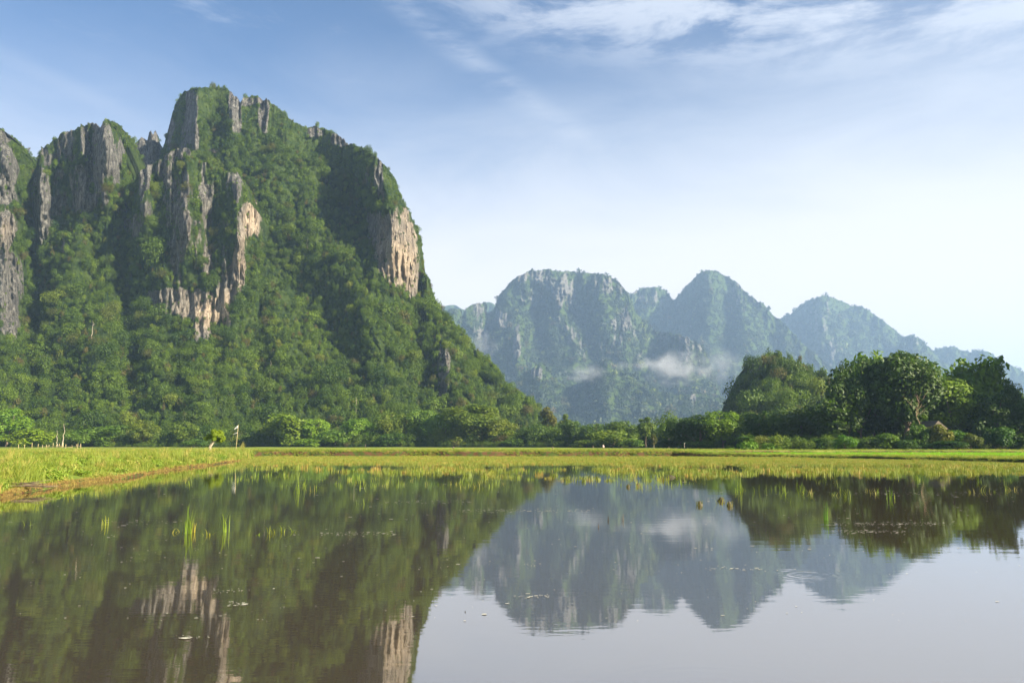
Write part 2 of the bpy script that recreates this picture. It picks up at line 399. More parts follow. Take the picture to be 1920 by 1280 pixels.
c = g.mix(g.ss(n3, 0.52, 0.66, 0, 0.75), c, (0.23, 0.30, 0.03))
c = g.mix(g.ss(n3, 0.44, 0.34, 0, 0.6), c, (0.32, 0.20, 0.10))
c = g.mix(A('marsh'), c, g.mix(g.ss(n2, 0.4, 0.65), (0.19, 0.20, 0.04), (0.30, 0.29, 0.05)))
c = g.mix(A('rice'), c, (0.17, 0.32, 0.010))
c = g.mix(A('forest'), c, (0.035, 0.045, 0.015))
soil = g.mix(g.ss(n2, 0.42, 0.60), (0.085, 0.045, 0.022), (0.04, 0.065, 0.012))
c = g.mix(g.ss(sx.outputs[2], 0.93, 0.75), c, soil)
c = g.mix(g.ss(n2, 0.60, 0.75, 0, 0.35), c, (0.14, 0.10, 0.04))
b = princ(nt, out, c, 0.95, 0.1)
bp = nt.nodes.new('ShaderNodeBump'); bp.inputs['Strength'].default_value = 0.8; bp.inputs['Distance'].default_value = 0.12
nt.links.new(n2, bp.inputs['Height']); nt.links.new(bp.outputs[0], b.inputs['Normal'])
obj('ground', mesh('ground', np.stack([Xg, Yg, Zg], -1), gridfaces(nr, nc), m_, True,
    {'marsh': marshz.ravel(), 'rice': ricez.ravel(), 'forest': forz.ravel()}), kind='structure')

# ------------------------------------------------------------------ water
m_, nt, g, out = mat('muddy_water')
p = pos(nt)
w1 = g.noise(g.vscale(p, (0.6, 2.2, 1)), 1.0, 4, 0.6); w2 = g.noise(g.vscale(p, (0.12, 0.35, 1)), 1.0, 3, 0.5); w3 = g.noise(g.vscale(p, (3.0, 9.0, 1)), 1.0, 2, 0.5)
hgt = g.m('ADD', g.m('ADD', g.m('MULTIPLY', w1, 0.0035), g.m('MULTIPLY', w2, 0.008)), g.m('MULTIPLY', w3, 0.0006))
s_ = nt.nodes.new('ShaderNodeSeparateXYZ'); nt.links.new(p, s_.inputs[0])
def ring(cx, cy, r, k, am):
    dx = g.m('SUBTRACT', s_.outputs[0], cx); dy = g.m('SUBTRACT', s_.outputs[1], cy)
    d = g.m('SQRT', g.m('ADD', g.m('MULTIPLY', dx, dx), g.m('MULTIPLY', dy, dy)))
    wob = g.m('ADD', g.m('MULTIPLY', d, k), g.m('MULTIPLY', w1, 5.0))
    return g.m('MULTIPLY', g.m('MULTIPLY', g.m('SINE', wob), g.m('MULTIPLY', g.ss(d, r, r*0.3), g.ss(w3, .35, .6))), am)
def gp(px, py, z=0.0):
    u = (640-py)/F; e = (SP+u*CP)/(CP-u*SP); Y = (z-HC)/e
    q = at(px, py, Y); return float(q[0]), float(q[1])
for (px, py, r, am) in ((1518, 1077, 0.8, 0.0013), (1345, 1130, 0.35, 0.0006), (1340, 1300, 2.0, 0.0003), (1800, 1270, 1.4, 0.00025), (1540, 1233, 0.14, 0.0006), (1590, 1234, 0.14, 0.0006)):
    x, y = gp(px, py); hgt = g.m('ADD', hgt, ring(x, y, r, 42.0, am))
bp = nt.nodes.new('ShaderNodeBump'); bp.inputs['Strength'].default_value = 0.35; bp.inputs['Distance'].default_value = 1.0
nt.links.new(hgt, bp.inputs['Height'])
df = nt.nodes.new('ShaderNodeBsdfDiffuse'); nt.links.new(g.mix(g.noise(p, 0.15, 3, 0.6), (0.045, 0.031, 0.012), (0.062, 0.042, 0.016)), df.inputs[0])
gl = nt.nodes.new('ShaderNodeBsdfGlossy'); gl.inputs['Roughness'].default_value = 0.02; gl.inputs[0].default_value = (0.94, 0.955, 0.98, 1)
nt.links.new(bp.outputs[0], gl.inputs['Normal'])
lw = nt.nodes.new('ShaderNodeFresnel'); lw.inputs[0].default_value = 1.9
mx = nt.nodes.new('ShaderNodeMixShader')
nt.links.new(g.m('ADD', g.m('MULTIPLY', lw.outputs[0], 0.76), 0.25, clamp=True), mx.inputs[0])
nt.links.new(df.outputs[0], mx.inputs[1]); nt.links.new(gl.outputs[0], mx.inputs[2]); nt.links.new(mx.outputs[0], out.inputs[0])
obj('water', mesh('water', [(-330, -60, 0), (330, -60, 0), (330, 122, 0), (-330, 122, 0)], [(0, 1, 2, 3)], m_), kind='structure')

# ------------------------------------------------------------------ karst mountains
def resample(pts, n):
    pts = np.asarray(pts, float); d = np.r_[0, np.cumsum(np.hypot(np.diff(pts[:, 0]), np.diff(pts[:, 1])))]
    s = np.linspace(0, d[-1], n); x = np.interp(s, d, pts[:, 0]); y = np.interp(s, d, pts[:, 1])
    return x+np.arange(n)*1e-4, y
def massif(name, ridge, Yr, Yb, ncol, nrow, prof, feats=(), rocks=(), ochre=(), seed=0, amp=14, flute=4.0, jag=4.0, back=160, dens=0.03, r0=3.4,
           far=False, vine=0.2, rockbase=0.0, label=None, maxn=30000):
    fs = 2.1 if far else 1.0
    Yr = (Yr[0], np.array(Yr[1])*fs); Yb = (Yb[0], np.array(Yb[1])*fs); amp *= fs; flute *= fs; back *= fs; r0 *= fs; dens /= fs*fs
    k = np.mean(Yr[1])
    px, ry = resample(ridge, ncol)
    yr = np.interp(px, *Yr); yb = np.interp(px, *Yb)
    ppm = F/yr  # photo pixels per metre
    # rockiness on the skyline decides how jagged it is
    def blob(L, X, Y_):
        o = np.zeros_like(X)
        for (a, b, sa, sb, s_) in L: o = np.maximum(o, s_*np.exp(-(((X-a)/sa)**2)**1.5-(((Y_-b)/sb)**2)**1.5))
        return o
    rk0 = blob(rocks, px, ry)
    ry = ry-(ridged(px*0.09, seed*3.3, 0, 3, seed)-0.55)*jag*(0.5+1.4*rk0)-fbm(px*0.33, 0.5, 0, 3, seed+2)*jag*0.5*(0.3+rk0)
    by = pix(np.stack([0*yb, yb, 0*yb-1.5], -1))[1]
    v = np.linspace(0, 1, nrow)[:, None]
    PX = np.repeat(px[None], nrow, 0); PY = by[None]+(ry-by)[None]*v
    pr = np.interp(v, *zip(*prof))
    Y = yb[None]+(yr-yb)[None]*pr
    for f_ in feats:
        (a, b, sa, sb, am) = f_[:5]; sk = f_[5] if len(f_) > 5 else 0.0
        dx = PX-a-sk*(PY-b)
        Y = Y+am*fs*np.exp(-(dx/sa)**2-((PY-b)/sb)**2)
    mx_, mz = (PX-960)/F*k/fs, -(PY-838)/F*k/fs       # metres across and up
    edge = sstep(v, 0, 0.08)
    big = fbm(mx_/95, mz/120, seed, 4, seed+5); med = ridged(mx_/34+big, mz/70, seed, 4, seed+9)
    Y = Y+edge*(-amp*1.5*big-amp*(med-0.5)*1.1)
    rk = blob(rocks, PX, PY)+rockbase
    n_a = fbm(mx_/11, mz/42, seed, 4, seed+21); n_b = fbm(mx_/30, mz/30, seed+3, 4, seed+23)
    n_c = fbm(mx_/5, mz/14, seed, 3, seed+27)
    if far: rk = rk*0.64
    rk = np.clip(rk*1.12+(0.55*n_a+0.35*n_b+0.30*n_c+0.06)*sstep(rk, 0.04, 0.2), 0, 1)
    fl = ridged(mx_/7.0+0.4*n_b, mz/75, seed, 4, seed+31)
    fl2 = fbm(mx_/3.2, mz/12, seed, 3, seed+37)
    Y = Y-edge*sstep(rk, 0.15, 0.6)*(flute*2.2*(fl-0.5)+flute*0.95*fl2)
    oc = np.clip(blob(ochre, PX, PY)*(0.75+0.9*n_b), 0, 1) if len(ochre) else np.zeros_like(rk)
    P = at(PX, PY, np.maximum(Y, 60))
    nb = 14; w = (np.arange(1, nb+1)/nb)[:, None]
    top = P[-1]
    bx = top[None, :, 0]*(1+0.0*w); bY = top[None, :, 1]+back*w**0.8+fbm(top[None, :, 0]/60, w*3, seed, 3, seed+41)*amp*w
    bz = top[None, :, 2]*(1-w**1.7)-1.5*w
    B = np.stack([bx+0*bY, bY, bz], -1)
    PB = np.concatenate([P, B]); R = np.concatenate([rk, np.full((nb, px.size), 0.2)]); O = np.concatenate([oc, np.zeros((nb, px.size))])
    fr, fc_ = PB.shape[:2]
    obj(name, mesh(name, PB, gridfaces(fr, fc_), M_rock, True, {'rock': R.ravel(), 'ochre': O.ravel()}), kind='structure')
    # jungle that covers it
    rng = np.random.default_rng(seed+77)
    Pf = PB[:nrow+2]; a = Pf[:-1, :-1]; b_ = Pf[:-1, 1:]; c_ = Pf[1:, :-1]
    nrm = np.cross(b_-a, c_-a); area = np.linalg.norm(nrm, axis=-1); nrm = nrm/(area[..., None]+1e-9)
    rr = R[:nrow+1, :-1]
    pxx, _ = pix(a)
    vis = (pxx > -140) & (pxx < 2060)
    cover = np.where(rr < 0.42, 1.0, np.where(rr < 0.62, 0.60, 0.13))
    wgt = area*cover*vis; wgt[area > 4000*fs*fs] = 0
    n = int(min(maxn, wgt.sum()*dens))
    ci = rng.choice(wgt.size, n, p=(wgt/wgt.sum()).ravel()); iy, ix = np.unravel_index(ci, wgt.shape)
    s, t = rng.random(n)[:, None], rng.random(n)[:, None]
    Q = a[iy, ix]*(1-s)*(1-t)+b_[iy, ix]*s*(1-t)+c_[iy, ix]*t*(1-s)+Pf[1:, 1:][iy, ix]*s*t
    rs = rr[iy, ix]
    sc = r0*np.exp(rng.normal(size=n)*0.42)*np.where(rs > 0.42, 0.48, 1.0)
    hz = np.clip(mz[np.minimum(iy, nrow-1), ix]/250, 0, 1); big_ = (rng.random(n) < (0 if far else .05)) & (rs < .42); sc = np.where(big_, sc*1.7, sc)
    sc *= 1.12-0.3*hz
    Q[:, 2] -= sc*0.25
    N_ = len(P_near); isv = (rng.random(n) < vine*(1-hz)) & (not far); sc *= np.where(iy > nrow*.9, .7, 1.0); lift = rng.random(n)**2*sc*(.2 if far else 1.0)*(rs < .42)*(iy < nrow*.9); Q = Q+nrm[iy, ix]*lift[:, None]
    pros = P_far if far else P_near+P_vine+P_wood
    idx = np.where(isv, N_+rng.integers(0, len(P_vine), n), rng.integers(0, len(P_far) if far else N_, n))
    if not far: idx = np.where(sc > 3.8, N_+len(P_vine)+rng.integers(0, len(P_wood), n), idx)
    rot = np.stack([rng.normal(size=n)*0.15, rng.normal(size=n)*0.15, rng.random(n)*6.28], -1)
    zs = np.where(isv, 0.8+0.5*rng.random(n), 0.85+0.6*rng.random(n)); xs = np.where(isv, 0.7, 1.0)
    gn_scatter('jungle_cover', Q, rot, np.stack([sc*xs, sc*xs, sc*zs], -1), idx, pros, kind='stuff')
    return PX, PY, P

R1 = [(0, 0), (.25, .42), (.5, .66), (.75, .86), (1, 1)]
CLF = [(0, 0), (.2, .40), (.42, .80), (.5, .86), (.9, .94), (1, 1)]
MAIN = massif('mountain_main', [(262, 838), (270, 700), (282, 480), (295, 340), (303, 288), (310, 262), (322, 215), (335, 185), (345, 172), (365, 166), (400, 163), (425, 165), (440, 180), (448, 190), (456, 183), (475, 180), (500, 187), (530, 210), (545, 226), (575, 240), (590, 236), (605, 240), (635, 256), (655, 270), (680, 278), (700, 290), (718, 306), (738, 330), (742, 352), (755, 378), (772, 405), (782, 430), (785, 470), (783, 505), (800, 520), (808, 552), (818, 572), (835, 590), (853, 610), (872, 632), (892, 657), (922, 682), (952, 722), (985, 745), (1010, 765), (1035, 790), (1060, 812), (1085, 838)],
       ([260, 300, 330, 365, 450, 600, 700, 785, 800, 900, 1085], [700, 690, 650, 610, 615, 600, 575, 585, 560, 520, 470]),
       ([260, 600, 900, 1085], [400, 392, 400, 440]), 900, 420, R1,
       feats=[(725, 350, 34, 110, -42, 0.25), (655, 380, 34, 95, 34, 0.45), (560, 420, 60, 150, -16, 0.6), (735, 480, 45, 60, -22), (835, 690, 22, 70, -26, 0.1), (788, 660, 26, 80, 20, 0.1),
              (640, 600, 50, 90, 16, 0.3), (700, 650, 40, 120, -18, 0.4), (540, 650, 40, 120, -16, 0.2), (470, 640, 24, 110, 26, 0.1), (880, 740, 26, 60, -16, .3), (370, 240, 14, 80, -20), (440, 230, 12, 60, -14), (405, 230, 12, 60, 12), (920, 760, 30, 60, 12, .4), (610, 720, 26, 70, -14, .2)],
       rocks=[(358, 225, 14, 62, .9), (325, 240, 20, 60, .42), (440, 215, 11, 45, .9), (437, 260, 7, 30, .6), (495, 210, 12, 34, .85), (480, 190, 30, 10, .8), (595, 248, 18, 12, .75), (640, 262, 26, 16, .8), (400, 282, 18, 7, .6),
              (712, 325, 12, 40, .5), (715, 350, 9, 30, .6), (745, 462, 40, 62, 1.0), (762, 510, 22, 40, 1.0), (715, 430, 26, 34, .9), (832, 690, 12, 44, .85), (830, 738, 8, 14, .7), (614, 340, 7, 14, .5), (432, 600, 6, 20, .5), (470, 400, 12, 30, .6), (690, 330, 8, 30, .4)],
       ochre=[(750, 470, 42, 80, .95), (472, 405, 14, 40, .8), (402, 282, 18, 10, .8), (832, 715, 10, 40, .4)], seed=11, amp=9, jag=7, dens=0.105, r0=2.2, maxn=60000)
massif('mountain_buttress', [(170, 838), (185, 620), (198, 470), (206, 390), (215, 378), (232, 388), (246, 360), (258, 330), (270, 312), (290, 306), (312, 290), (322, 283), (345, 279), (360, 284), (370, 303), (400, 308), (420, 322), (444, 325), (452, 340), (458, 366), (472, 385), (484, 400), (486, 450), (478, 520), (476, 600), (488, 700), (505, 770), (520, 838)],
       ([170, 205, 260, 300, 440, 486, 520], [560, 540, 530, 520, 515, 530, 520]), ([170, 300, 520], [385, 385, 388]), 560, 400, CLF,
       feats=[(270, 380, 14, 80, -14), (235, 420, 14, 80, 16), (300, 380, 16, 70, 8), (350, 400, 14, 90, -12), (398, 430, 16, 90, 9), (448, 420, 12, 90, -10), (380, 720, 30, 90, -18, .1), (300, 700, 26, 90, -14, .1), (410, 660, 16, 60, 26), (340, 700, 20, 60, 12), (220, 400, 10, 24, -10), (230, 620, 34, 100, 14)],
       rocks=[(270, 335, 12, 36, .85), (278, 390, 9, 24, .7), (345, 285, 18, 14, .9), (318, 292, 12, 8, .9), (348, 345, 8, 40, .75), (445, 350, 10, 40, .75), (350, 420, 10, 40, .6), (452, 430, 9, 50, .75), (448, 490, 13, 60, 1.0), (425, 540, 22, 28, 1.0), (350, 570, 60, 30, 1.0), (388, 590, 36, 36, 1.0), (310, 560, 30, 20, .8), (375, 625, 14, 26, .7), (225, 382, 12, 18, .85), (238, 425, 8, 14, .5), (260, 430, 16, 30, .4), (360, 480, 60, 50, .36), (365, 420, 105, 150, .38), (320, 470, 30, 60, .34), (470, 410, 16, 34, .9)],
       ochre=[(450, 490, 20, 60, .85), (390, 580, 70, 40, .75), (472, 410, 18, 40, 1.0), (400, 450, 60, 80, .15)], seed=23, amp=6, jag=8, dens=0.095, r0=2.15, maxn=30000)
LEFT = massif('mountain_left_peak', [(-40, 838), (-20, 600), (0, 480), (25, 380), (45, 312), (58, 303), (68, 302), (72, 290), (80, 278), (100, 262), (118, 250), (140, 245), (150, 238), (165, 232), (178, 232), (188, 240), (194, 229), (205, 226), (220, 232), (232, 255), (240, 290), (247, 330), (252, 400), (262, 480), (280, 600), (300, 700), (330, 838)],
       ([-40, 45, 120, 200, 240, 330], [530, 560, 540, 524, 560, 540]), ([-40, 330], [390, 385]), 620, 400, CLF,
       feats=[(78, 380, 16, 75, -26), (120, 430, 26, 100, 10), (195, 280, 16, 60, -16), (150, 280, 14, 50, -10), (172, 300, 8, 60, 10), (218, 320, 12, 70, -10, -.1), (185, 460, 24, 80, 12), (135, 480, 30, 60, -14), (110, 560, 30, 90, -14), (170, 620, 30, 90, -12, .2), (60, 620, 20, 90, 14), (50, 440, 12, 60, 14)],
       rocks=[(78, 345, 12, 34, .95), (80, 400, 18, 40, .95), (70, 440, 10, 20, .6), (100, 300, 26, 16, .75), (110, 330, 20, 26, .7), (158, 265, 11, 36, .9), (178, 236, 8, 10, .8), (202, 262, 12, 40, .95), (210, 310, 10, 30, .8), (150, 318, 16, 14, .75), (170, 330, 14, 16, .6), (115, 370, 20, 26, .6), (160, 378, 26, 22, .75), (200, 370, 14, 20, .5), (218, 330, 8, 20, .8), (118, 460, 7, 16, .7), (232, 270, 9, 30, .5), (120, 275, 12, 10, .6), (80, 285, 14, 10, .8), (150, 400, 60, 30, .3), (135, 330, 85, 100, .44), (195, 290, 40, 60, .5), (75, 380, 26, 90, .6)],
       seed=37, amp=7, jag=10, dens=0.09, r0=2.2, maxn=26000)
massif('mountain_left_cliff', [(-900, 838), (-760, 560), (-600, 380), (-420, 300), (-260, 262), (-120, 250), (-30, 228), (-5, 236), (8, 246), (20, 258), (28, 276), (34, 300), (40, 330), (46, 400), (52, 520), (64, 640), (84, 740), (120, 838)],
       ([-900, -300, 0, 30, 46, 120], [520, 500, 500, 515, 530, 520]), ([-900, -300, 120], [330, 370, 385]), 520, 360, CLF,
       feats=[(15, 300, 14, 40, -8), (10, 560, 30, 80, -10), (-40, 400, 40, 200, 10)],
       rocks=[(15, 300, 16, 30, .85), (24, 320, 10, 30, .8), (10, 370, 26, 16, .75), (14, 430, 26, 40, .9), (10, 520, 26, 50, .98), (16, 580, 20, 46, .95), (22, 620, 10, 20, .6), (-100, 420, 80, 120, .7), (5, 255, 14, 14, .7), (40, 520, 8, 60, .5), (22, 760, 8, 14, .6), (12, 420, 34, 190, .42)],
       ochre=[(8, 440, 24, 40, .35)], seed=41, amp=6, jag=5, dens=0.09, r0=2.2, maxn=14000)
massif('mountain_pinnacles', [(215, 838), (225, 500), (236, 330), (241, 280), (246, 273), (252, 270), (258, 266), (262, 262), (266, 258), (271, 259), (276, 263), (280, 249), (283, 245), (286, 258), (291, 243), (294, 262), (299, 266), (302, 285), (308, 330), (330, 600), (345, 838)],
       ([215, 345], [690, 680]), ([215, 345], [600, 600]), 200, 160, CLF, rocks=[(270, 300, 60, 90, .95)], seed=53, amp=4, jag=3, dens=0.02, r0=2.6, maxn=1500, back=60)
# hill among the right-hand trees
massif('hill', [(1270, 838), (1320, 822), (1350, 806), (1374, 788), (1388, 766), (1396, 742), (1404, 715), (1409, 700), (1414, 684), (1422, 673), (1440, 669), (1466, 671), (1490, 677), (1503, 689), (1518, 696), (1530, 702), (1546, 700), (1555, 710), (1556, 730), (1562, 748), (1580, 762), (1620, 785), (1680, 838)],
       ([1270, 1405, 1440, 1555, 1680], [380, 400, 385, 370, 350]), ([1270, 1680], [285, 280]), 300, 160, R1,
       feats=[(1440, 720, 16, 60, -8, .2), (1510, 730, 14, 60, 9, .2), (1490, 750, 14, 60, -7, .3), (1545, 730, 14, 40, -10), (1415, 740, 14, 50, 7), (1460, 770, 14, 50, -5), (1530, 770, 14, 40, -6)],
       rocks=[(1418, 690, 10, 22, .9), (1425, 676, 8, 9, .8)], seed=67, amp=10, jag=7, dens=0.075, r0=3.0, vine=0.4, back=90, maxn=9000)
# far range
massif('far_mountain_mesa', [(760, 838), (790, 700), (812, 610), (830, 584), (846, 579), (862, 580), (868, 596), (874, 578), (884, 572), (898, 568), (908, 568), (912, 588), (922, 586), (930, 572), (936, 552), (948, 541), (960, 526), (975, 516), (992, 508), (1030, 505), (1052, 511), (1062, 508), (1100, 512), (1140, 516), (1160, 528), (1178, 550), (1190, 585), (1230, 620), (1290, 632), (1318, 650), (1335, 690), (1350, 740), (1380, 790), (1410, 838)],
       ([760, 830, 930, 1100, 1190, 1320, 1410], [1450, 1420, 1480, 1500, 1460, 1330, 1250]), ([760, 1410], [1080, 1080]), 520, 240, R1,
       feats=[(940, 640, 20, 60, -60), (972, 640, 14, 50, -60), (885, 640, 14, 50, -40), (1010, 620, 20, 80, 60), (1050, 560, 16, 60, -30), (1090, 600, 30, 60, 40), (1130, 600, 24, 70, -40), (1180, 640, 20, 60, -50), (1240, 640, 24, 60, 40), (1290, 650, 20, 60, -40), (1080, 660, 20, 50, -40), (1210, 600, 20, 40, 30)],
       rocks=[(1030, 525, 60, 26, .7), (1000, 540, 30, 30, .6), (1055, 545, 26, 40, .75), (1140, 540, 40, 26, .5), (940, 610, 14, 36, .6), (968, 635, 9, 40, .8), (900, 625, 14, 34, .75), (895, 580, 14, 16, .7), (1060, 620, 20, 36, .5), (1090, 650, 14, 40, .6), (1170, 620, 30, 50, .6), (1230, 620, 30, 30, .5), (1290, 660, 26, 40, .7), (1260, 630, 30, 20, .6), (1130, 660, 10, 30, .6), (1200, 660, 10, 30, .5)],
       seed=71, amp=26, flute=12, jag=4, dens=0.018, r0=5.2, far=True, back=400, maxn=32000)
massif('far_mountain_foothill', [(860, 838), (920, 770), (950, 730), (985, 700), (1002, 688), (1014, 678), (1025, 690), (1040, 712), (1068, 728), (1100, 712), (1120, 690), (1140, 672), (1158, 688), (1190, 712), (1240, 735), (1270, 742), (1310, 738), (1360, 750), (1400, 780), (1440, 838)],
       ([860, 1440], [1130, 1120]), ([860, 1440], [900, 900]), 340, 130, R1, feats=[(1140, 740, 20, 60, -20), (1070, 760, 20, 60, 30), (1010, 740, 16, 50, -20), (1220, 780, 24, 50, -15)],
       rocks=[(1012, 696, 16, 16, .75), (1130, 700, 12, 14, .5), (1300, 760, 7, 30, .7), (1345, 760, 6, 30, .5)], seed=73, amp=12, flute=6, jag=3, dens=0.022, r0=4.6, far=True, back=150, maxn=12000)
massif('far_mountain_peak', [(1120, 838), (1150, 640), (1175, 560), (1188, 548), (1205, 539), (1232, 538), (1250, 546), (1262, 563), (1272, 556), (1290, 535), (1310, 513), (1330, 506), (1345, 510), (1365, 519), (1385, 531), (1398, 548), (1414, 560), (1432, 570), (1448, 590), (1466, 602), (1500, 640), (1560, 690), (1640, 760), (1720, 838)],
       ([1120, 1260, 1330, 1500, 1720], [1900, 1920, 1880, 1750, 1550]), ([1120, 1720], [1260, 1260]), 420, 240, R1,
       feats=[(1330, 560, 20, 80, -70), (1270, 640, 30, 80, 50), (1400, 640, 30, 80, -40, .3), (1450, 660, 20, 80, 50, .3), (1370, 600, 16, 60, 30, .2), (1380, 720, 30, 60, -30)],
       rocks=[(1330, 525, 22, 14, .35), (1385, 550, 14, 24, .6), (1225, 560, 30, 16, .6), (1200, 555, 16, 16, .5), (1410, 570, 20, 12, .5), (1300, 640, 26, 40, .4)], seed=79, amp=30, flute=12, jag=4, dens=0.016, r0=5.6, far=True, back=500, maxn=30000)
massif('far_mountain_shoulder', [(1400, 838), (1430, 700), (1455, 630), (1468, 600), (1474, 590), (1484, 590), (1492, 600), (1500, 590), (1506, 570), (1525, 559), (1545, 555), (1570, 561), (1598, 574), (1615, 574), (1645, 594), (1680, 620), (1698, 636), (1708, 628), (1722, 634), (1742, 652), (1760, 672), (1800, 700), (1870, 760), (1960, 838)],
       ([1400, 1500, 1545, 1700, 1960], [2300, 2300, 2260, 2150, 2000]), ([1400, 1960], [1500, 1500]), 380, 200, R1,
       feats=[(1540, 600, 24, 60, -90), (1500, 660, 24, 60, 50), (1580, 670, 20, 70, -50, .4), (1650, 660, 24, 50, 50, .3), (1720, 680, 20, 50, -50)],
       rocks=[(1535, 600, 30, 40, .55), (1560, 660, 26, 30, .55), (1710, 645, 16, 20, .5), (1480, 600, 14, 14, .6), (1600, 700, 30, 20, .4)], seed=83, amp=32, flute=14, jag=4, dens=0.012, r0=6.4, far=True, back=600, maxn=20000)
massif('far_mountain_end', [(1640, 838), (1680, 740), (1720, 680), (1745, 662), (1765, 652), (1790, 650), (1812, 662), (1835, 658), (1852, 658), (1880, 678), (1892, 682), (1920, 698), (1980, 735), (2100, 790), (2300, 838)],
       ([1640, 2300], [2400, 2250]), ([1640, 2300], [1700, 1700]), 300, 120, R1, feats=[(1790, 690, 20, 50, -60), (1850, 700, 20, 50, -50), (1820, 700, 14, 50, 40)],
       rocks=[(1780, 700, 20, 26, .4)], seed=89, amp=34, flute=14, jag=3, dens=0.008, r0=7.4, far=True, back=600, maxn=9000)
massif('far_hills_on_horizon', [(560, 838), (640, 650), (720, 600), (790, 574), (816, 570), (830, 576), (842, 572), (852, 571), (872, 582), (892, 572), (918, 566), (935, 574), (990, 600), (1100, 700), (1200, 838)],
       ([560, 1200], [3100, 3000]), ([560, 1200], [2600, 2600]), 200, 60, R1, seed=97, amp=40, flute=14, jag=3, dens=0.0001, r0=8, far=True, back=600, maxn=500)


# ------------------------------------------------------------------ woods at the foot of the mountains
def gz(x, y): return float(ground_z(np.array(x), np.array(y)))
rng = np.random.default_rng(5)
def wood(name, n, t0, t1, Yf, Yd, s0, s1, pros, seed, **props):
    rng = np.random.default_rng(seed)
    t = rng.uniform(t0, t1, n); Y = Yf(t)+rng.random(n)**1.3*Yd
    X = t*Y; s = rng.uniform(s0, s1, n)
    z = ground_z(X, Y)
    P = np.stack([X, Y, z-s*0.1], -1)
    rot = np.stack([rng.normal(size=n)*0.06, rng.normal(size=n)*0.06, rng.random(n)*6.28], -1)
    zs = s*rng.uniform(0.9, 1.7, n)
    return gn_scatter(name, P, rot, np.stack([s, s, zs], -1), rng.integers(0, len(pros), n), pros, kind='stuff', **props)
YF = lambda t: np.interp(t, [-.72, -.3, 0, .1, .2, .35, .5, .72], [374, 372, 345, 330, 290, 222, 212, 210])
wood('woodland', 1500, -.74, .36, YF, 34, 3.0, 6.2, P_wood, 61)
wood('woodland_undergrowth', 1500, -.74, .36, lambda t: YF(t)-4, 5, 1.0, 2.2, P_wood, 62)

wood('woodland_behind_grove', 260, .33, .80, lambda t: 200+0*t, 30, 3.2, 6.5, P_wood, 63)
wood('undergrowth_below_grove', 900, .30, .80, lambda t: 170+0*t, 26, 1.0, 2.2, P_wood, 64)

# ------------------------------------------------------------------ trees as things
def tree_meshes(seed, nl=26, n=5200, leaf=0.026, w=0.42, crown0=0.30, top=1.0, trunk_r=0.022, shape='round', lobe=(0.10, 0.17), lean=0.0, limbs=6, droop=0.0):
    """unit-height tree: lobes on limbs, tapered forked trunk"""
    rng = np.random.default_rng(seed); C = []; R = []
    mid = (crown0+top)/2; hh = (top-crown0)/2
    for i in range(nl):
        a = i*2.399+rng.random(); v = rng.uniform(-1, 1)
        if shape == 'round': rad = w*math.sqrt(max(0.02, 1-v*v))*rng.uniform(0.45, 0.95)
        elif shape == 'broad': rad = w*(max(0.05, 1-abs(v)**3))**0.5*rng.uniform(0.35, 1.0)*(0.75+0.25*v)
        elif shape == 'bush': rad = w*math.sqrt(max(0.02, 1-max(0, v)**2))*rng.uniform(0.4, 1.0)
        else: rad = w*(0.35+0.65*(1-v)/2)*rng.uniform(0.3, 1.0)
        r = rng.uniform(*lobe)
        C.append((rad*math.cos(a)+lean*(v+1), rad*math.sin(a), mid+v*(hh-r*0.7))); R.append(r)
    for i in range(max(3, nl//5)):
        a = rng.random()*6.28; C.append((0.4*w*math.cos(a), 0.4*w*math.sin(a), mid+rng.uniform(-.5, .5)*hh)); R.append(w*0.42)
    V, Fc = leaves(rng, C, R, n, leaf, squash=0.85, updir=0.45, rnd=0.8, inner=0.45, droop=droop)
    me = mesh('crown', V, Fc, M_tree)
    mb = MB(); fk = crown0*rng.uniform(0.8, 1.15)+0.03
    k = 6; tp = [(lean*0.3*math.sin(j), 0.012*math.cos(j*2), -0.02+(fk+0.02)*j/k) for j in range(k+1)]
    tr = [trunk_r*(1.7 if j == 0 else 1.15-0.5*j/k) for j in range(k+1)]
    mb.tube(tp, tr, 8)
    order = sorted(range(nl), key=lambda i: C[i][2])
    for q in np.linspace(0, nl-1, limbs).astype(int):
        c = np.array(C[order[q]]); s0 = np.array(tp[-1 if q > nl/3 else -2]); md = s0*0.45+c*0.55; md[2] -= 0.05*rng.random(); md[:2] *= 0.8
        mb.tube([s0, s0*0.75+md*0.25+np.array([0, 0, .01]), md, c*0.5+md*0.5, c], [trunk_r*.7, trunk_r*.6, trunk_r*.45, trunk_r*.3, trunk_r*.1], 6)
    return me, mb.mesh('trunk', M_bark)
def bamboo_meshes(seed, n=5200, culms=11, leaf=0.032):
    rng = np.random.default_rng(seed); C = []; R = []; mb = MB()
    for i in range(culms):
        a = rng.random()*6.28; rr = 0.05*rng.random(); h = rng.uniform(.7, 1); b = rng.uniform(.10, .30); ang = rng.random()*6.28
        pts = []
        for j in range(9):
            s = j/8; pts.append((rr*math.cos(a)+b*s**2.6*math.cos(ang), rr*math.sin(a)+b*s**2.6*math.sin(ang), h*(s-0.16*s**5)))
            C.append(pts[-1]); R.append(0.06+0.075*math.sin(s*2.6))
        mb.tube(pts, [0.0035*(1-0.7*j/8) for j in range(9)], 5)
    V, Fc = leaves(rng, C, R, n, leaf, squash=1.0, updir=0.1, rnd=1.0, inner=0.1, droop=1.2)
    return mesh('crown', V, Fc, M_tree), mb.mesh('stems', M_bark)
TM = {}
for i in range(4): TM['round%d' % i] = tree_meshes(300+i, nl=24+3*i, w=0.36+0.03*i, crown0=0.16)
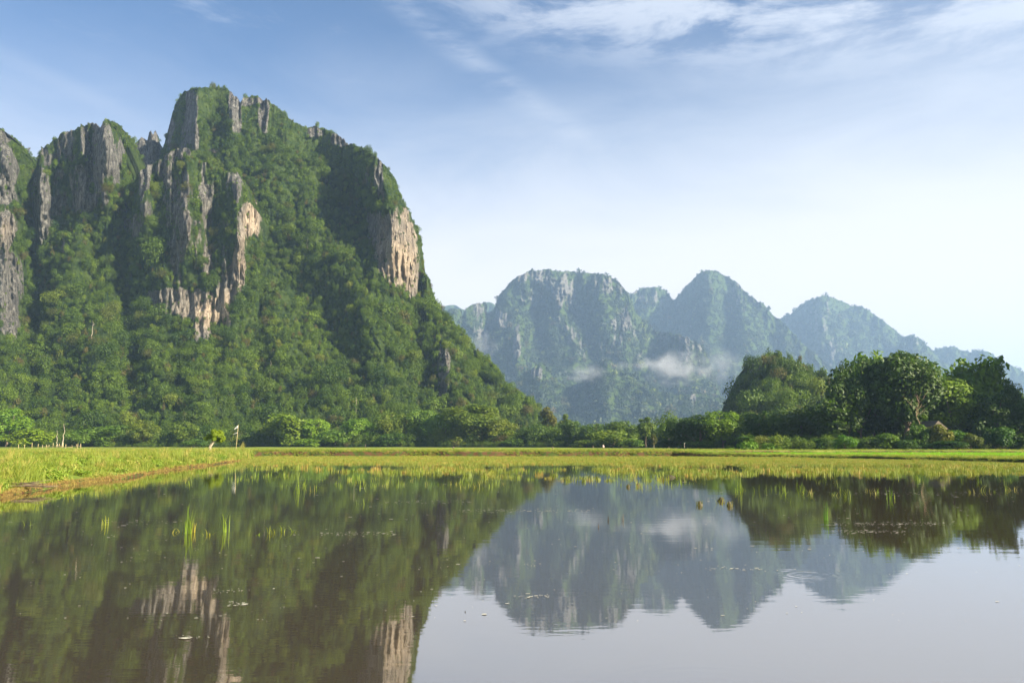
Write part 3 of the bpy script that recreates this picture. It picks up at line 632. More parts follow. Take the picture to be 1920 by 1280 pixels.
for i in range(2): TM['broad%d' % i] = tree_meshes(320+i, nl=60, n=13000, leaf=0.020, w=0.44, crown0=0.24, shape='broad', lobe=(0.07, 0.13), trunk_r=0.028, limbs=10)
for i in range(3): TM['bush%d' % i] = tree_meshes(340+i, nl=16, n=2600, leaf=0.05, w=0.55, crown0=0.05, shape='bush', lobe=(0.16, 0.28), trunk_r=0.02, limbs=3)
for i in range(2): TM['slender%d' % i] = tree_meshes(350+i, nl=16, n=2600, leaf=0.03, w=0.20, crown0=0.35, lobe=(0.07, 0.13), trunk_r=0.013, limbs=5)
for i in range(2): TM['bamboo%d' % i] = bamboo_meshes(360+i)
def plant(kind, px, ytop, wpx, Y, label, name='tree', cat='tree', tint=(1, 1, 1), group=None, ybase=None, rz=None, sink=0.0):
    """put a tree in the world: base on the ground at depth Y, height and width in metres from its size in the photo"""
    x = at(px, 838, Y)[0]; z = gz(x, Y)-sink
    h = float(at(px, ytop, Y)[2])-z; w = wpx/F*Y
    cr, tk = TM[kind]
    b = np.empty(len(cr.vertices)*3, np.float32); cr.vertices.foreach_get('co', b); b = b.reshape(-1, 3)
    uw = np.percentile(b[:, 0], 99)-np.percentile(b[:, 0], 1)
    t = thing(name, label, cat, (float(x), Y, z), random.random()*6.28 if rz is None else rz, group)
    if group == g1: tint = tuple(min(2.2, v_*1.3) for v_ in tint)
    t.scale = (w/uw, w/uw, h/float(np.percentile(b[:, 2], 99.8)))
    c = obj('crown', cr, t); c.color = tint+(1,)
    obj('stems' if kind.startswith('bamboo') else 'trunk', tk, t)
    return t
random.seed(3)
DK = (.62, .70, .6); MD = (.95, 1.0, .85); YG = (1.6, 1.4, .8); LG = (1.5, 1.5, .9); OL = (1.5, 1.1, .9); RD = (1.5, .75, .9)  # crown tints; grove shade and sunlight are partly put into the colour
g1 = 'trees at the foot of the mountain'; g2 = 'trees along the middle of the field edge'; g3 = 'trees in the grove on the right'; g4 = 'shrubs below the grove on the right'
PL = [
 # right grove
 ('broad0', 1702, 662, 122, 176, 'tall broad dark green tree with reddish bare lower trunk in the right grove', DK, g3),
 ('round3', 1616, 674, 104, 182, 'very dark dense tree filling the left front of the right grove', DK, g3),
 ('round1', 1640, 672, 80, 190, 'dark tree with light green crest just left of the broad grove tree', MD, g3),
 ('broad1', 1790, 708, 110, 178, 'mid green tree with sunlit side, right of the broad dark tree', LG, g3),
 ('round0', 1868, 738, 84, 172, 'round dark tree between the feathery bamboo and the right frame edge', DK, g3),
 ('round2', 1893, 711, 66, 186, 'tree with pale sunlit top behind the round dark tree', MD, g3),
 ('round1', 1822, 697, 44, 196, 'small reddish dark treetop left of the tall bamboo plume', (.9, .45, .6), g3),
 ('round2', 1935, 746, 80, 170, 'dark tree cut by the right edge of the photo', DK, g3),
 ('round0', 1836, 742, 70, 182, 'dark green tree below the tall bamboo plume', DK, g3),
 ('round3', 1760, 735, 60, 190, 'dark tree in the gap behind the bare dead tree', DK, g3),
 ('round0', 1990, 730, 110, 182, 'dark tree just beyond the right edge of the photo', DK, g3),
 ('bamboo0', 1846, 672, 84, 180, 'tall pale bamboo plume nodding to the right above the grove', (1.3, 1.35, .9), g3, 'bamboo_clump', 'bamboo'),
 ('bamboo1', 1620, 661, 60, 188, 'light green bamboo tip rising from the left crest of the grove', (1.25, 1.35, .8), g3, 'bamboo_clump', 'bamboo'),
 ('bamboo1', 1562, 752, 74, 178, 'dark drooping bamboo clump at the left end of the grove', DK, g3, 'bamboo_clump', 'bamboo'),
 ('broad0', 2130, 560, 190, 166, 'tall tree outside the right edge that shades the grove', DK, g3),  # this and the next tree stand unseen, added to shade the grove
 ('round1', 2040, 650, 120, 172, 'unseen tree between the grove and the tall outside tree, added for shade', DK, g3),
 ('round2', 1590, 700, 84, 178, 'dark tree at the left shoulder of the grove', DK, g3),
 ('round0', 1660, 690, 90, 184, 'dark tree filling the middle of the grove behind the reddish trunk', DK, g3),
 # between hill and grove
 ('round1', 1508, 768, 84, 192, 'rounded olive topped tree in front of the small karst hill', (1.2, 1.0, .8), g2),
 ('round2', 1462, 775, 60, 200, 'dark green tree left of the olive topped tree', MD, g2),
 ('round0', 1424, 772, 66, 204, 'mid green tree at the left foot of the small karst hill', MD, g2),
 ('round3', 1356, 770, 82, 205, 'tall bright green tree at the right end of the dark middle row', LG, g2),
 ('round2', 1312, 778, 74, 208, 'dark round tree in the middle of the dark middle row', (.6, .7, .7), g2),
 ('round0', 1276, 784, 54, 212, 'dark tree at the left end of the dark middle row', (.6, .7, .7), g2),
 ('slender0', 1254, 788, 30, 250, 'narrow pale green tree left of the dark middle row', LG, g2),
 ('slender1', 1211, 782, 30, 290, 'thin top heavy tree standing above its neighbours against the far mountain', (1.2, 1.15, 1.1), g2),
 ('round1', 1165, 789, 66, 300, 'dark leaning tree left of the thin top heavy tree', MD, g2),
 ('bush0', 1150, 806, 84, 285, 'bright yellow green spreading tree at the field edge', YG, g2),
 ('round3', 1112, 794, 60, 320, 'bluish green tree among the middle trees', MD, g2),
 ('round0', 1075, 789, 50, 335, 'grey green tree at the tail of the mountain slope', (.9, .95, 1.1), g2),
 ('slender0', 1028, 763, 26, 380, 'tall reddish brown thin tree at the tail of the mountain slope', (1.5, .9, 1.1), g2),
 ('slender1', 1063, 776, 26, 372, 'tall pale branching tree right of the reddish brown thin tree', (1.2, 1.1, 1.3), g2),
 ('bush1', 1048, 808, 58, 350, 'dark glossy low tree with bright rim at the field edge', LG, g2),
 ('bush2', 1008, 805, 40, 352, 'bright green bushy tree left of the dark glossy low tree', LG, g2),
 # foot of the mountain
 ('broad1', 884, 758, 92, 352, 'large sunlit yellow green tree at the foot of the slope', (1.25, 1.05, .75), g1),
 ('round1', 935, 785, 66, 350, 'brownish green tree right of the large sunlit tree', OL, g1),
 ('round2', 826, 775, 60, 358, 'bright green round tree left of the large sunlit tree', LG, g1),
 ('round0', 790, 768, 56, 364, 'grey green spreading tree above the shaded thicket', (1, 1.05, 1.1), g1),
 ('round3', 738, 772, 62, 366, 'olive yellow tree above the dark arched thicket', (1.45, 1.1, .8), g1),
 ('bush1', 738, 812, 66, 356, 'dark arched thicket with shaded front', DK, g1),
 ('round1', 672, 784, 60, 366, 'light green tree with drooping creepers at the foot of the slope', LG, g1),
 ('bush0', 628, 805, 60, 360, 'dark rounded thicket left of the light green tree', MD, g1),
 ('round0', 590, 785, 56, 366, 'green tree in a dark gap of the treeline', LG, g1),
 ('bamboo0', 540, 778, 70, 362, 'tall bushy bamboo with pale hanging tips', (1.35, 1.2, .8), g1, 'bamboo_clump', 'bamboo'),
 ('bush2', 578, 822, 46, 355, 'low bright shrub at the field edge in front of the treeline', LG, g1, 'shrub', 'shrub'),
 ('slender1', 502, 783, 22, 372, 'small vivid yellow tree top in the treeline', (1.9, 1.35, .5), g1),
 ('round2', 345, 790, 50, 370, 'grey green tree behind the little bright tree', (1.1, 1, 1.1), g1),
 ('bush1', 365, 822, 40, 360, 'dark low bush left of the little bright tree', MD, g1, 'shrub', 'shrub'),
 ('round1', 268, 787, 48, 370, 'olive tree with tangled branches left of centre in the left treeline', OL, g1),
 ('bamboo1', 188, 797, 56, 366, 'dark arching bamboo clump right of the white trunks', MD, g1, 'bamboo_clump', 'bamboo'),
 ('bush0', 145, 808, 46, 362, 'dark bush behind the bamboo fence', MD, g1, 'shrub', 'shrub'),
 ('bush2', 58, 803, 62, 352, 'vivid yellow green round tree near the left edge', (1.7, 1.45, .5), g1),
 ('round3', 12, 766, 76, 358, 'mid green tree cut by the left edge of the photo', LG, g1),
 ('round0', -60, 770, 80, 362, 'tree just beyond the left edge of the photo', LG, g1),
]
for p_ in PL:
    nm, ct = (p_[8], p_[9]) if len(p_) > 8 else ('tree', 'tree')
    plant(p_[0], p_[1], p_[2], p_[3], p_[4], p_[5], nm, ct, p_[6], p_[7])
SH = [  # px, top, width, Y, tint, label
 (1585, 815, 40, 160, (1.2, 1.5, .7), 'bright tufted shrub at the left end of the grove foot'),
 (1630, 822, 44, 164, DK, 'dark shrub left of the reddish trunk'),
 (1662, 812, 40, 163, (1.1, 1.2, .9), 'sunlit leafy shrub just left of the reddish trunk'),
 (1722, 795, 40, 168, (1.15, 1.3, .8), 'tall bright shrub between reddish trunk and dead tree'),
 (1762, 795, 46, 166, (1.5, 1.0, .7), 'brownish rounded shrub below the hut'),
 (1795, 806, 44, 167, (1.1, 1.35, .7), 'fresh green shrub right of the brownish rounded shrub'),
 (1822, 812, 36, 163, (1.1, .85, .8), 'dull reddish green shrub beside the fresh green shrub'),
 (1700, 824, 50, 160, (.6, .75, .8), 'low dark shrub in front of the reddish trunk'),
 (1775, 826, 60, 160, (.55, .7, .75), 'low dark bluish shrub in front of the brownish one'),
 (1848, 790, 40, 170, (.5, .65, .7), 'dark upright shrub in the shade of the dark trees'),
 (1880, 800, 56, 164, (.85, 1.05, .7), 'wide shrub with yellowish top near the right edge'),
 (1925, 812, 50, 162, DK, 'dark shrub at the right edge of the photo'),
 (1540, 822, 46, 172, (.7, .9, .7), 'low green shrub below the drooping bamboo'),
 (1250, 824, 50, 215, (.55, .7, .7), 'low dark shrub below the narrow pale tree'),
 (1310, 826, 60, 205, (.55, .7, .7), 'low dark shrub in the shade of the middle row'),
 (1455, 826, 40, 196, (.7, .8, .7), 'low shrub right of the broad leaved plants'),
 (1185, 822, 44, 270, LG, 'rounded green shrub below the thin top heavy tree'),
 (1100, 824, 50, 300, YG, 'yellow green shrub at the field edge left of the small pink object'),
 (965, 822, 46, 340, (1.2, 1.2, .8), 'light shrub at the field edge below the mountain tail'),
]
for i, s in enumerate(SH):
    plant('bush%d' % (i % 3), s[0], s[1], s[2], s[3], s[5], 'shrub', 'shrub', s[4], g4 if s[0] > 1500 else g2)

# broad-leaved (papaya-like) plants on the low mound at the field edge
def bigleaf(seed, n, h, fr):
    rng = np.random.default_rng(seed); mb = MB(); V = []; Fc = []
    for k in range(n):
        a = rng.random()*6.28; r = 0.5*rng.random(); b = np.array([r*math.cos(a), r*math.sin(a), 0]); hh = h*rng.uniform(.7, 1)
        tp = b+np.array([rng.normal()*.1, rng.normal()*.1, hh]); mb.tube([b, (b+tp)/2+0.03, tp], [.035, .028, .02], 6)
        for j in range(fr):
            a2 = j*2.4+rng.random()*.5; L = rng.uniform(.5, .95); up = rng.uniform(-.2, .7)
            d = np.array([math.cos(a2), math.sin(a2), up]); e = tp+d*L*0.55
            mb.tube([tp, (tp+e)/2+np.array([0, 0, .05]), e], [.012, .01, .008], 4)
            for q in range(7):     # fingers of one palmate leaf
                an = a2+(q-3)*0.5; dd = np.array([math.cos(an), math.sin(an), -0.25+up*.4]); s = np.array([-math.sin(an), math.cos(an), 0])
                l = L*0.45*(1-abs(q-3)*.1); o = len(V)
                V += [e, e+dd*l*.5+s*l*.3, e+dd*l, e+dd*l*.5-s*l*.3]; Fc.append((o, o+1, o+2, o+3))
    return mesh('leaves', V, Fc, M_tree), mb.mesh('stems', M_reed)
for i, (px, top, w, lab) in enumerate(((1402, 812, 50, 'tall bright palmate leaved plant standing on the low mound at the field edge'),
        (1440, 826, 34, 'smaller bright palmate leaved plant right of the tall one on the mound'),
        (1370, 834, 24, 'short bright leafy plant at the left end of the low mound'),
        (1455, 834, 26, 'short yellow green plant at the right end of the low mound'))):
    Y = 158; x = float(at(px, 838, Y)[0]); z = gz(x, Y); h = float(at(px, top, Y)[2])-z
    t = thing('papaya_plant', lab, 'plant', (x, Y, z-.03), i*1.3, 'broad leaved plants on the mound')
    lm, sm = bigleaf(500+i, (7, 5, 5, 5)[i], 1.0, 9)
    wd = w/F*Y/2.2; t.scale = (wd, wd, h/1.25)
    c = obj('leaves', lm, t); c.color = (1.5, 1.75, .9, 1); obj('stems', sm, t)
    V, Fc = leaves(np.random.default_rng(i), [(math.cos(a)*.55, math.sin(a)*.55, .3) for a in range(6)], [.38]*6, 500, .09); c = obj('foot_leaves', mesh('foot_leaves', V, Fc, M_tree), t); c.color = (1.5, 1.7, .8, 1)

# the bare dead tree and pale trunks
def dead(seed, h, r0, nb, mat_, name, label, loc, sp=0.35, up=0.5):
    rng = np.random.default_rng(seed); t = thing(name, label, 'dead tree', loc)
    mb = MB(); n = 8; pts = [np.array([rng.normal()*.02*h, rng.normal()*.02*h, h*j/n]) for j in range(n+1)]; pts[0] = np.array([0, 0, -.1])
    mb.tube(pts, [r0*(1-.8*j/n)*(1.5 if j == 0 else 1) for j in range(n+1)], 8); obj('trunk', mb.mesh('trunk', mat_), t)
    for b in range(nb):
        j = int(rng.integers(n//2, n)); a = rng.random()*6.28; L = h*sp*rng.uniform(.5, 1)
        d = np.array([math.cos(a), math.sin(a), up+rng.random()*.5]); s0 = pts[j]; mid = s0+d*L*.45+rng.normal(size=3)*.05*L; e = mid+(d+np.array([0, 0, .4]))*L*.5
        m2 = MB(); m2.tube([s0, mid, e], [r0*.42, r0*.28, r0*.08], 6)
        tw = mid+rng.normal(size=3)*L*.3; tw[2] = mid[2]+abs(tw[2]-mid[2])+L*.15; m2.tube([mid, tw], [r0*.2, r0*.05], 5)
        obj('branch', m2.mesh('branch', mat_), t)
    return t
Y = 168.5; q = at(1727, 838, Y); zg = gz(q[0], Y); h = float(at(1727, 738, Y)[2])-zg
dead(9, h*.96, .12, 9, M_driftwood, 'dead_tree', 'bare pale dead tree with forked branches in front of the grove', (float(q[0]), Y, zg), .30)
for px, y0, lab in ((118, 794, 'taller of the two bleached bare trunks near the left edge'), (106, 806, 'shorter of the two bleached bare trunks near the left edge')):
    Y = 340; q = at(px, 838, Y); zg = gz(q[0], Y); h = float(at(px, y0, Y)[2])-zg
    dead(20+px, h, .24 if px == 118 else .17, 1, M_pale, 'bare_trunk', lab, (float(q[0]), Y, zg), .1)

for (ms, px, py, hp, lab) in ((LEFT, 177, 632, 26, 'pale bare trunk rising from the jungle low on the left slope'), (LEFT, 241, 612, 14, 'short pale trunk in a dark gap of the left slope'),
        (MAIN, 509, 706, 26, 'thin pale trunk standing in bright jungle at the mid foot of the slope'), (MAIN, 578, 466, 20, 'thin grey trunk high on the wooded slope left of the tan cliff'), (MAIN, 668, 770, 22, 'thin pale trunk low on the slope above the drooping creeper tree')):
    i_ = np.unravel_index(np.argmin((ms[0]-px)**2+(ms[1]-py)**2), ms[0].shape); q = ms[2][i_]; h = hp/F*q[1]+2
    dead(int(px), h, .2, 2, M_pale, 'bare_trunk', lab, (float(q[0])+.5, float(q[1])-3.5, float(q[2])-1), .12)

# small thatched hut hidden in the grove
Y = 170; q = at(1746, 838, Y); zg = gz(q[0], Y); t = thing('hut', 'small dark thatched hut half hidden by shrubs in the right grove', 'hut', (float(q[0]), Y, zg), .2)
hr = float(at(1746, 789, Y)[2])-zg; ew = 2.9; ez = hr-1.7
V = [(-ew, -2, ez), (ew, -2, ez), (ew, 2, ez), (-ew, 2, ez), (-ew*.9, 0, hr), (ew*.9, 0, hr), (-ew, -2, ez-.12), (ew, -2, ez-.12), (ew, 2, ez-.12), (-ew, 2, ez-.12)]
V = [(y_, x_, z_) for (x_, y_, z_) in V]
Fc = [(0, 1, 5, 4), (2, 3, 4, 5), (1, 2, 5), (3, 0, 4), (0, 6, 7, 1), (2, 8, 9, 3), (1, 7, 8, 2), (3, 9, 6, 0), (6, 9, 8, 7)]
obj('roof', mesh('roof', V, [f[::-1] for f in Fc], M_thatch), t)
bx = [(-1.5, -2.3), (1.5, -2.3), (1.5, 2.3), (-1.5, 2.3)]
V = [(x_, y_, -.2) for x_, y_ in bx]+[(x_, y_, ez-.1) for x_, y_ in bx]
obj('wall', mesh('wall', V, [(0, 1, 5, 4), (1, 2, 6, 5), (2, 3, 7, 6), (3, 0, 4, 7), (4, 5, 6, 7)], M_bark), t)
V = [(-.45, -2.34, 0), (.45, -2.34, 0), (.45, -2.34, 1.9), (-.45, -2.34, 1.9), (-.45, -2.3, 0), (.45, -2.3, 0), (.45, -2.3, 1.9), (-.45, -2.3, 1.9)]
obj('door', mesh('door', V, [(0, 1, 2, 3), (0, 4, 5, 1), (1, 5, 6, 2), (2, 6, 7, 3), (3, 7, 4, 0)], M_dark), t)

# little bright tree and flag pole at the tip of the left bank
Y = 109; q = at(394, 838, Y); zg = gz(q[0], Y); H = float(at(400, 805, Y)[2])-zg
t = thing('small_tree', 'little vivid yellow green tree with pale twisted trunk at the tip of the grassy bank', 'tree', (float(q[0]), Y, zg))
rng = np.random.default_rng(77); C = []; R = []
for i in range(22):
    a = rng.random()*6.28; r = 1.25*math.sqrt(rng.random()); C.append((.55+r*math.cos(a), r*math.sin(a)*.8, H*(.50+.42*rng.random()*(1.25-(r/1.25)**2*.8)))); R.append(rng.uniform(.26, .42))
V, Fc = leaves(rng, C, R, 3400, .10, squash=.95)
c = obj('crown', mesh('crown', V, Fc, M_tree), t); c.color = (2.3, 1.9, .35, 1)
mb = MB()
for j in range(6):
    e = np.array(C[j*3]); s0 = np.array([.06*math.cos(j), .06*math.sin(j), -.1]); m1 = np.array([.10*math.cos(j*1.1), .1*math.sin(j*1.1), H*.25]); m2 = m1*.5+e*.5; m2[2] = H*.5
    mb.tube([s0, m1, m2, e], [.11, .085, .055, .02], 7)
obj('trunk', mb.mesh('trunk', M_pale), t)

Y = 112; q = at(442, 838, Y); zg = gz(q[0], Y); H = float(at(447, 796, Y)[2])-zg
t = thing('flag_pole', 'thin leaning bamboo pole with torn white flags at the bank tip', 'flag pole', (float(q[0]), Y, zg))
tx = float(at(447, 796, Y)[0]-q[0]); mb = MB(); mb.tube([(0, 0, -.2), (tx*.5, 0, H*.5), (tx, 0, H)], [.035, .03, .02], 6); obj('pole', mb.mesh('pole', M_bamboo), t)
def flag(pts, nx=8, ny=4, amp=.05):
    V = []; Fc = []; a, b, c_, d = [np.array(p, float) for p in pts]
    for i in range(nx+1):
        for j in range(ny+1):
            u, v = i/nx, j/ny; p = a*(1-u)*(1-v)+b*u*(1-v)+c_*u*v+d*(1-u)*v; p[1] += amp*math.sin(u*9+v*2)*u
            V.append(p)
    for i in range(nx):
        for j in range(ny): Fc.append((i*(ny+1)+j, (i+1)*(ny+1)+j, (i+1)*(ny+1)+j+1, i*(ny+1)+j+1))
    k = len(V); V += [v_+np.array([0, .012, 0]) for v_ in V]; Fc += [tuple(x_+k for x_ in f[::-1]) for f in Fc]
    return V, Fc
mpp = Y/F
V, Fc = flag([(tx, 0, H), (tx-4.5*mpp, 0, H-4.5*mpp), (tx-7.5*mpp, 0, H-8.5*mpp), (tx-.02, 0, H-5.5*mpp)]); obj('flag', mesh('flag', V, Fc, M_cloth, True), t)
V, Fc = flag([(tx-.05, 0, H-13.5*mpp), (tx-6*mpp, 0, H-16*mpp), (tx-10*mpp, 0, H-18*mpp), (tx-.06, 0, H-15*mpp)]); obj('torn_strip', mesh('torn_strip', V, Fc, M_cloth, True), t)

# bamboo fence at the left, on the far field
t = thing('bamboo_fence', 'low rickety bamboo fence of pale stakes on the far left field', 'fence', (0, 0, 0))
rng = np.random.default_rng(8); xs_ = [35, 46, 60, 71, 79, 87, 91, 99, 105, 111, 118, 123, 135, 143, 145, 152]; prev = None
for i, px in enumerate(xs_):
    Y = 225-(px-35)*.12; q = at(px, 838, Y); zg = gz(q[0], Y); h = rng.uniform(.9, 1.7)
    mb = MB(); mb.tube([(q[0], Y, zg-.2), (q[0]+rng.normal()*.08, Y, zg+h)], [.06, .05], 5); obj('stake', mb.mesh('stake', M_bamboo), t)
for (p0, p1, hh) in ((93, 118, .75), (93, 118, .42), (135, 152, .7), (71, 92, .5), (118, 135, .45)):
    a = at(p0, 838, 225-(p0-35)*.12); b = at(p1, 838, 225-(p1-35)*.12)
    mb = MB(); mb.tube([(a[0], a[1]-.1, gz(a[0], a[1])+hh), (b[0], b[1]-.1, gz(b[0], b[1])+hh+.05)], [.06, .05], 5); obj('rail', mb.mesh('rail', M_bamboo), t)

# young tree, posts, branch
Y = 180; q = at(1226, 838, Y); zg = gz(q[0], Y); h = float(at(1226, 815, Y)[2])-zg
t = thing('young_tree', 'slim young tree with reddish leaves and white trunk alone on the field', 'tree', (float(q[0]), Y, zg))
rng = np.random.default_rng(31); V, Fc = leaves(rng, [(rng.normal()*.35, rng.normal()*.35, h*(.4+.55*k/9)) for k in range(10)], [.42]*10, 420, .11, inner=.2)
c = obj('crown', mesh('crown', V, Fc, M_tree), t); c.color = (1.6, .8, .9, 1)
mb = MB(); mb.tube([(0, 0, -.1), (.03, 0, h*.4), (0, .02, h*.9)], [.07, .055, .02], 6); obj('trunk', mb.mesh('trunk', M_pale), t)
for px, Y, h, mt, lab, w in ((1283, 200, 1.5, M_pale, 'pale wooden post at the foot of the dark middle row', .11), (685, 215, 1.2, M_bark, 'short dark stake on the field below the slope', .07), (1036, 220, .5, M_bark, 'tiny stump left on the middle of the field', .22), (850, 200, .5, M_bark, 'low dark stump left of centre on the field', .2)):
    q = at(px, 838, Y); zg = gz(q[0], Y); mb = MB(); mb.tube([(0, 0, -.2), (.02, 0, h*.6), (.05, 0, h), (.05, 0, h+.02)], [w, w*.95, w*.8, w*.4], 7)
    obj('post' if h > .9 else 'stump', mb.mesh('post', mt), None, (float(q[0]), Y, zg), label=lab, category='post' if h > .9 else 'stump')
Y = 225; q = at(1131, 838, Y); zg = gz(q[0], Y); t = thing('pink_object', 'small pink object of unclear kind at the field edge, shaped as a wrapped post', 'post', (float(q[0]), Y, zg))  # unidentified pink shape, modelled as a cloth-wrapped stake
mb = MB(); mb.tube([(0, 0, -.2), (0, 0, .5)], [.12, .1], 7); obj('stake', mb.mesh('stake', M_bark), t)
mb = MB(); mb.tube([(0, 0, .25), (.03, 0, .5), (0, 0, .9), (-.02, 0, 1.0)], [.25, .32, .2, .1], 9); obj('cloth', mb.mesh('cloth', M_pink), t)
x0, y0 = gp(352, 879, .25); x1, y1 = gp(379, 871, .35)
mb = MB(); mb.tube([(x0, y0, gz(x0, y0)+.09), ((x0+x1)/2, (y0+y1)/2, gz((x0+x1)/2, (y0+y1)/2)+.13), (x1, y1, gz(x1, y1)+.16)], [.05, .07, .04], 7); mb.tube([((x0+x1)/2, (y0+y1)/2, gz((x0+x1)/2, (y0+y1)/2)+.12), (x1-.3, y1+.3, gz(x1, y1)+.35)], [.03, .015], 5)
obj('branch', mb.mesh('branch', M_pale), label='pale fallen branch lying on the grassy bank near the waterline', category='branch')
mb = MB(); rng = np.random.default_rng(12); cx, cy = gp(44, 908, .3)
for i in range(26):
    a = rng.normal()*.35; L = rng.uniform(.5, 1.3); z = gz(cx, cy)+.05+rng.random()*.15; ox, oy = rng.normal()*.35, rng.normal()*.2
    mb.tube([(cx+ox-L/2*math.cos(a), cy+oy-L/2*math.sin(a), z), (cx+ox+L/2*math.cos(a), cy+oy+L/2*math.sin(a), z+rng.normal()*.05)], [.012, .007], 4)
obj('brushwood_heap', mb.mesh('brushwood_heap', M_bark), label='small heap of dry brown twigs on the bank at the far left', category='brushwood')

# ------------------------------------------------------------------ grasses
def blades(seed, n, h, spread, w=0.012, bend=0.5, segs=3):
    rng = np.random.default_rng(seed); V = []; Fc = []
    for i in range(n):
        a = rng.random()*6.28; r = spread*math.sqrt(rng.random()); b = np.array([r*math.cos(a), r*math.sin(a), 0.0]); d = rng.random()*6.28
        hh = h*rng.uniform(.45, 1.1); bd = bend*rng.random()*hh; dr = np.array([math.cos(d), math.sin(d), 0]); sd = np.array([-math.sin(d+.6), math.cos(d+.6), 0])
        o = len(V)
        for s in range(segs):
            u = s/segs; c = b+dr*bd*u**2+np.array([0, 0, hh*(u-.25*bend*u**3)]); ww = w*(1-u*.7); V += [c-sd*ww, c+sd*ww]
        V.append(b+dr*bd+np.array([0, 0, hh*(1-.25*bend)]))
        for s in range(segs-1): Fc.append((o+2*s, o+2*s+1, o+2*s+3, o+2*s+2))
        Fc.append((o+2*segs-2, o+2*segs-1, o+2*segs))
    return V, Fc
def gpro(tag, k, m_, *a, **kw):
    return [obj(tag, mesh(tag, *blades(700+i+len(tag)*13, *a, **kw), m_), link=False) for i in range(k)]
G_tuft = gpro('tuft', 5, M_grass, 26, .34, .22, .013, .8)
G_dry = gpro('dry_tuft', 4, M_dry, 26, .26, .24, .013, 1.1)
G_tall = gpro('tall_tuft', 3, M_grass, 34, .8, .25, .014, .7)
G_marsh = gpro('marsh_tuft', 5, M_marsh, 22, .30, .30, .016, .6)
G_rice = gpro('rice_tuft', 3, M_rice, 40, .35, .5, .03, .4)
def broad(seed):
    rng = np.random.default_rng(seed); C = [(rng.normal()*.18, rng.normal()*.18, .12+.12*rng.random()) for _ in range(5)]
    return leaves(rng, C, [.14]*5, 70, .055, updir=.8)
G_weed = [obj('weed', mesh('weed', *broad(40+i), M_reed), link=False) for i in range(3)]
def grass(name, X, Y, s, pros, idx=None, seed=0, zoff=-.02, clampz=None):
    rng = np.random.default_rng(seed); n = len(X); z = ground_z(X, Y)+zoff
    if clampz is not None: z = np.maximum(z, clampz)
    if idx is None: idx = rng.integers(0, len(pros), n)
    rot = np.stack([rng.normal(size=n)*.08, rng.normal(size=n)*.08, rng.random(n)*6.28], -1)
    gn_scatter(name, np.stack([X, Y, z], -1), rot, np.stack([s, s, s*rng.uniform(.7, 1.3, n)], -1), idx, pros, kind='stuff')
rng = np.random.default_rng(91)
# left bank: dense tufts, taller plants, weeds
n = 60000; t = rng.uniform(-.80, -.325, n); ys = np.interp(t, *T_shore); y1 = np.interp(t, *T_step); u = rng.random(n)**1.5; Y = ys+0.05+(y1-ys)*u; X = t*Y
dn = fbm(X*.25, Y*.25, 0, 3, 3)
edge = (Y-ys) < 0.9
keep = np.where(edge, rng.random(n) < .45, dn+.35 > rng.random(n)*.55)
X, Y, dn, ed = X[keep], Y[keep], dn[keep], edge[keep]; n = len(X)
tall = (dn > .16) & (rng.random(n) < .16) & ~ed; weed = (fbm(X*.4+9, Y*.4, 0, 3, 13) > .16) & (rng.random(n) < .5)
ed2 = (Y-np.interp(X/Y, *T_shore) < .3+.6*np.clip(dn+.3, 0, 1.2)) & (rng.random(n) < .5)
idx = np.where(ed | ed2, 11+rng.integers(0, 4, n), np.where(tall, 5+rng.integers(0, 3, n), np.where(weed, 8+rng.integers(0, 3, n), rng.integers(0, 5, n))))
grass('grass_bank', X, Y, np.where(ed, .6, 1.0)*rng.uniform(.5, 1.25, n)*(.6+Y/130), G_tuft+G_tall+G_weed+G_dry, idx, 1)
# upper fields: sparse low tufts, thicker along the edges
n = 26000; t = rng.uniform(-.72, .72, n); y1 = np.interp(t, *T_step); Y = y1+rng.random(n)**2.2*95; X = t*Y
grass('field_grass', X, Y, rng.uniform(.5, 1.1, n), G_tuft, None, 2)
n = 9000; t = rng.uniform(-.72, .30, n); Y = np.interp(t, *T_step)+rng.uniform(.5, 1.6, n); X = t*Y
grass('edge_grass', X, Y, rng.uniform(.5, 1.2, n), G_tuft, None, 3)
n = 5000; t = rng.uniform(.2, .78, n); a = rng.random(n); y1 = np.interp(t, *T_step); y2 = np.interp(t, *T_step2); Y = y1+(y2-y1)*(.36+.62*a); X = t*Y
grass('rice_seedlings', X, Y, rng.uniform(.6, 1.0, n), G_rice, None, 4)
n = 5000; t = rng.uniform(.2, .78, n); y1 = np.interp(t, *T_step); y2 = np.interp(t, *T_step2); Y = y1+.4+(y2-y1)*.34*rng.random(n); X = t*Y
grass('verge_grass', X, Y, rng.uniform(.4, .9, n), G_tuft+G_marsh, None, 6)
# marsh: emergent grass thinning towards the open water
n = 90000; t = rng.uniform(-.335, .80, n); y1 = np.interp(t, *T_step)-.4; near = np.interp(t, [-.33, -.15, .1, .3, .64], [60, 50, 38, 46, 50])
u = rng.random(n); Y = near+(y1-near)*u; X = t*Y
w = perlin(X*.16, Y*.10, 0, 21)+.6*perlin(X*.5, Y*.3, 0, 22); fr = (Y-near)/(y1-near); w = perlin(X*.10, Y*.10, 0, 21)+.7*perlin(X*.35, Y*.30, 0, 22)
keep = rng.random(n) < np.clip(1.6*sstep(Y-np.interp(t, [-.3, .2, .64], [80, 80, 70]), -9, 7)+.75*(w-.02)*sstep(fr, .0, .5)*(.45+.55*sstep(X/Y, -.1, .05))+.03, 0, 1)*(Y < y1-1.3)
X, Y, fr = X[keep], Y[keep], fr[keep]
grass('marsh_grass', X, Y, rng.uniform(.35, .8, len(X))*(1+.5*(Y < 70)), G_marsh, None, 5, clampz=-.03)
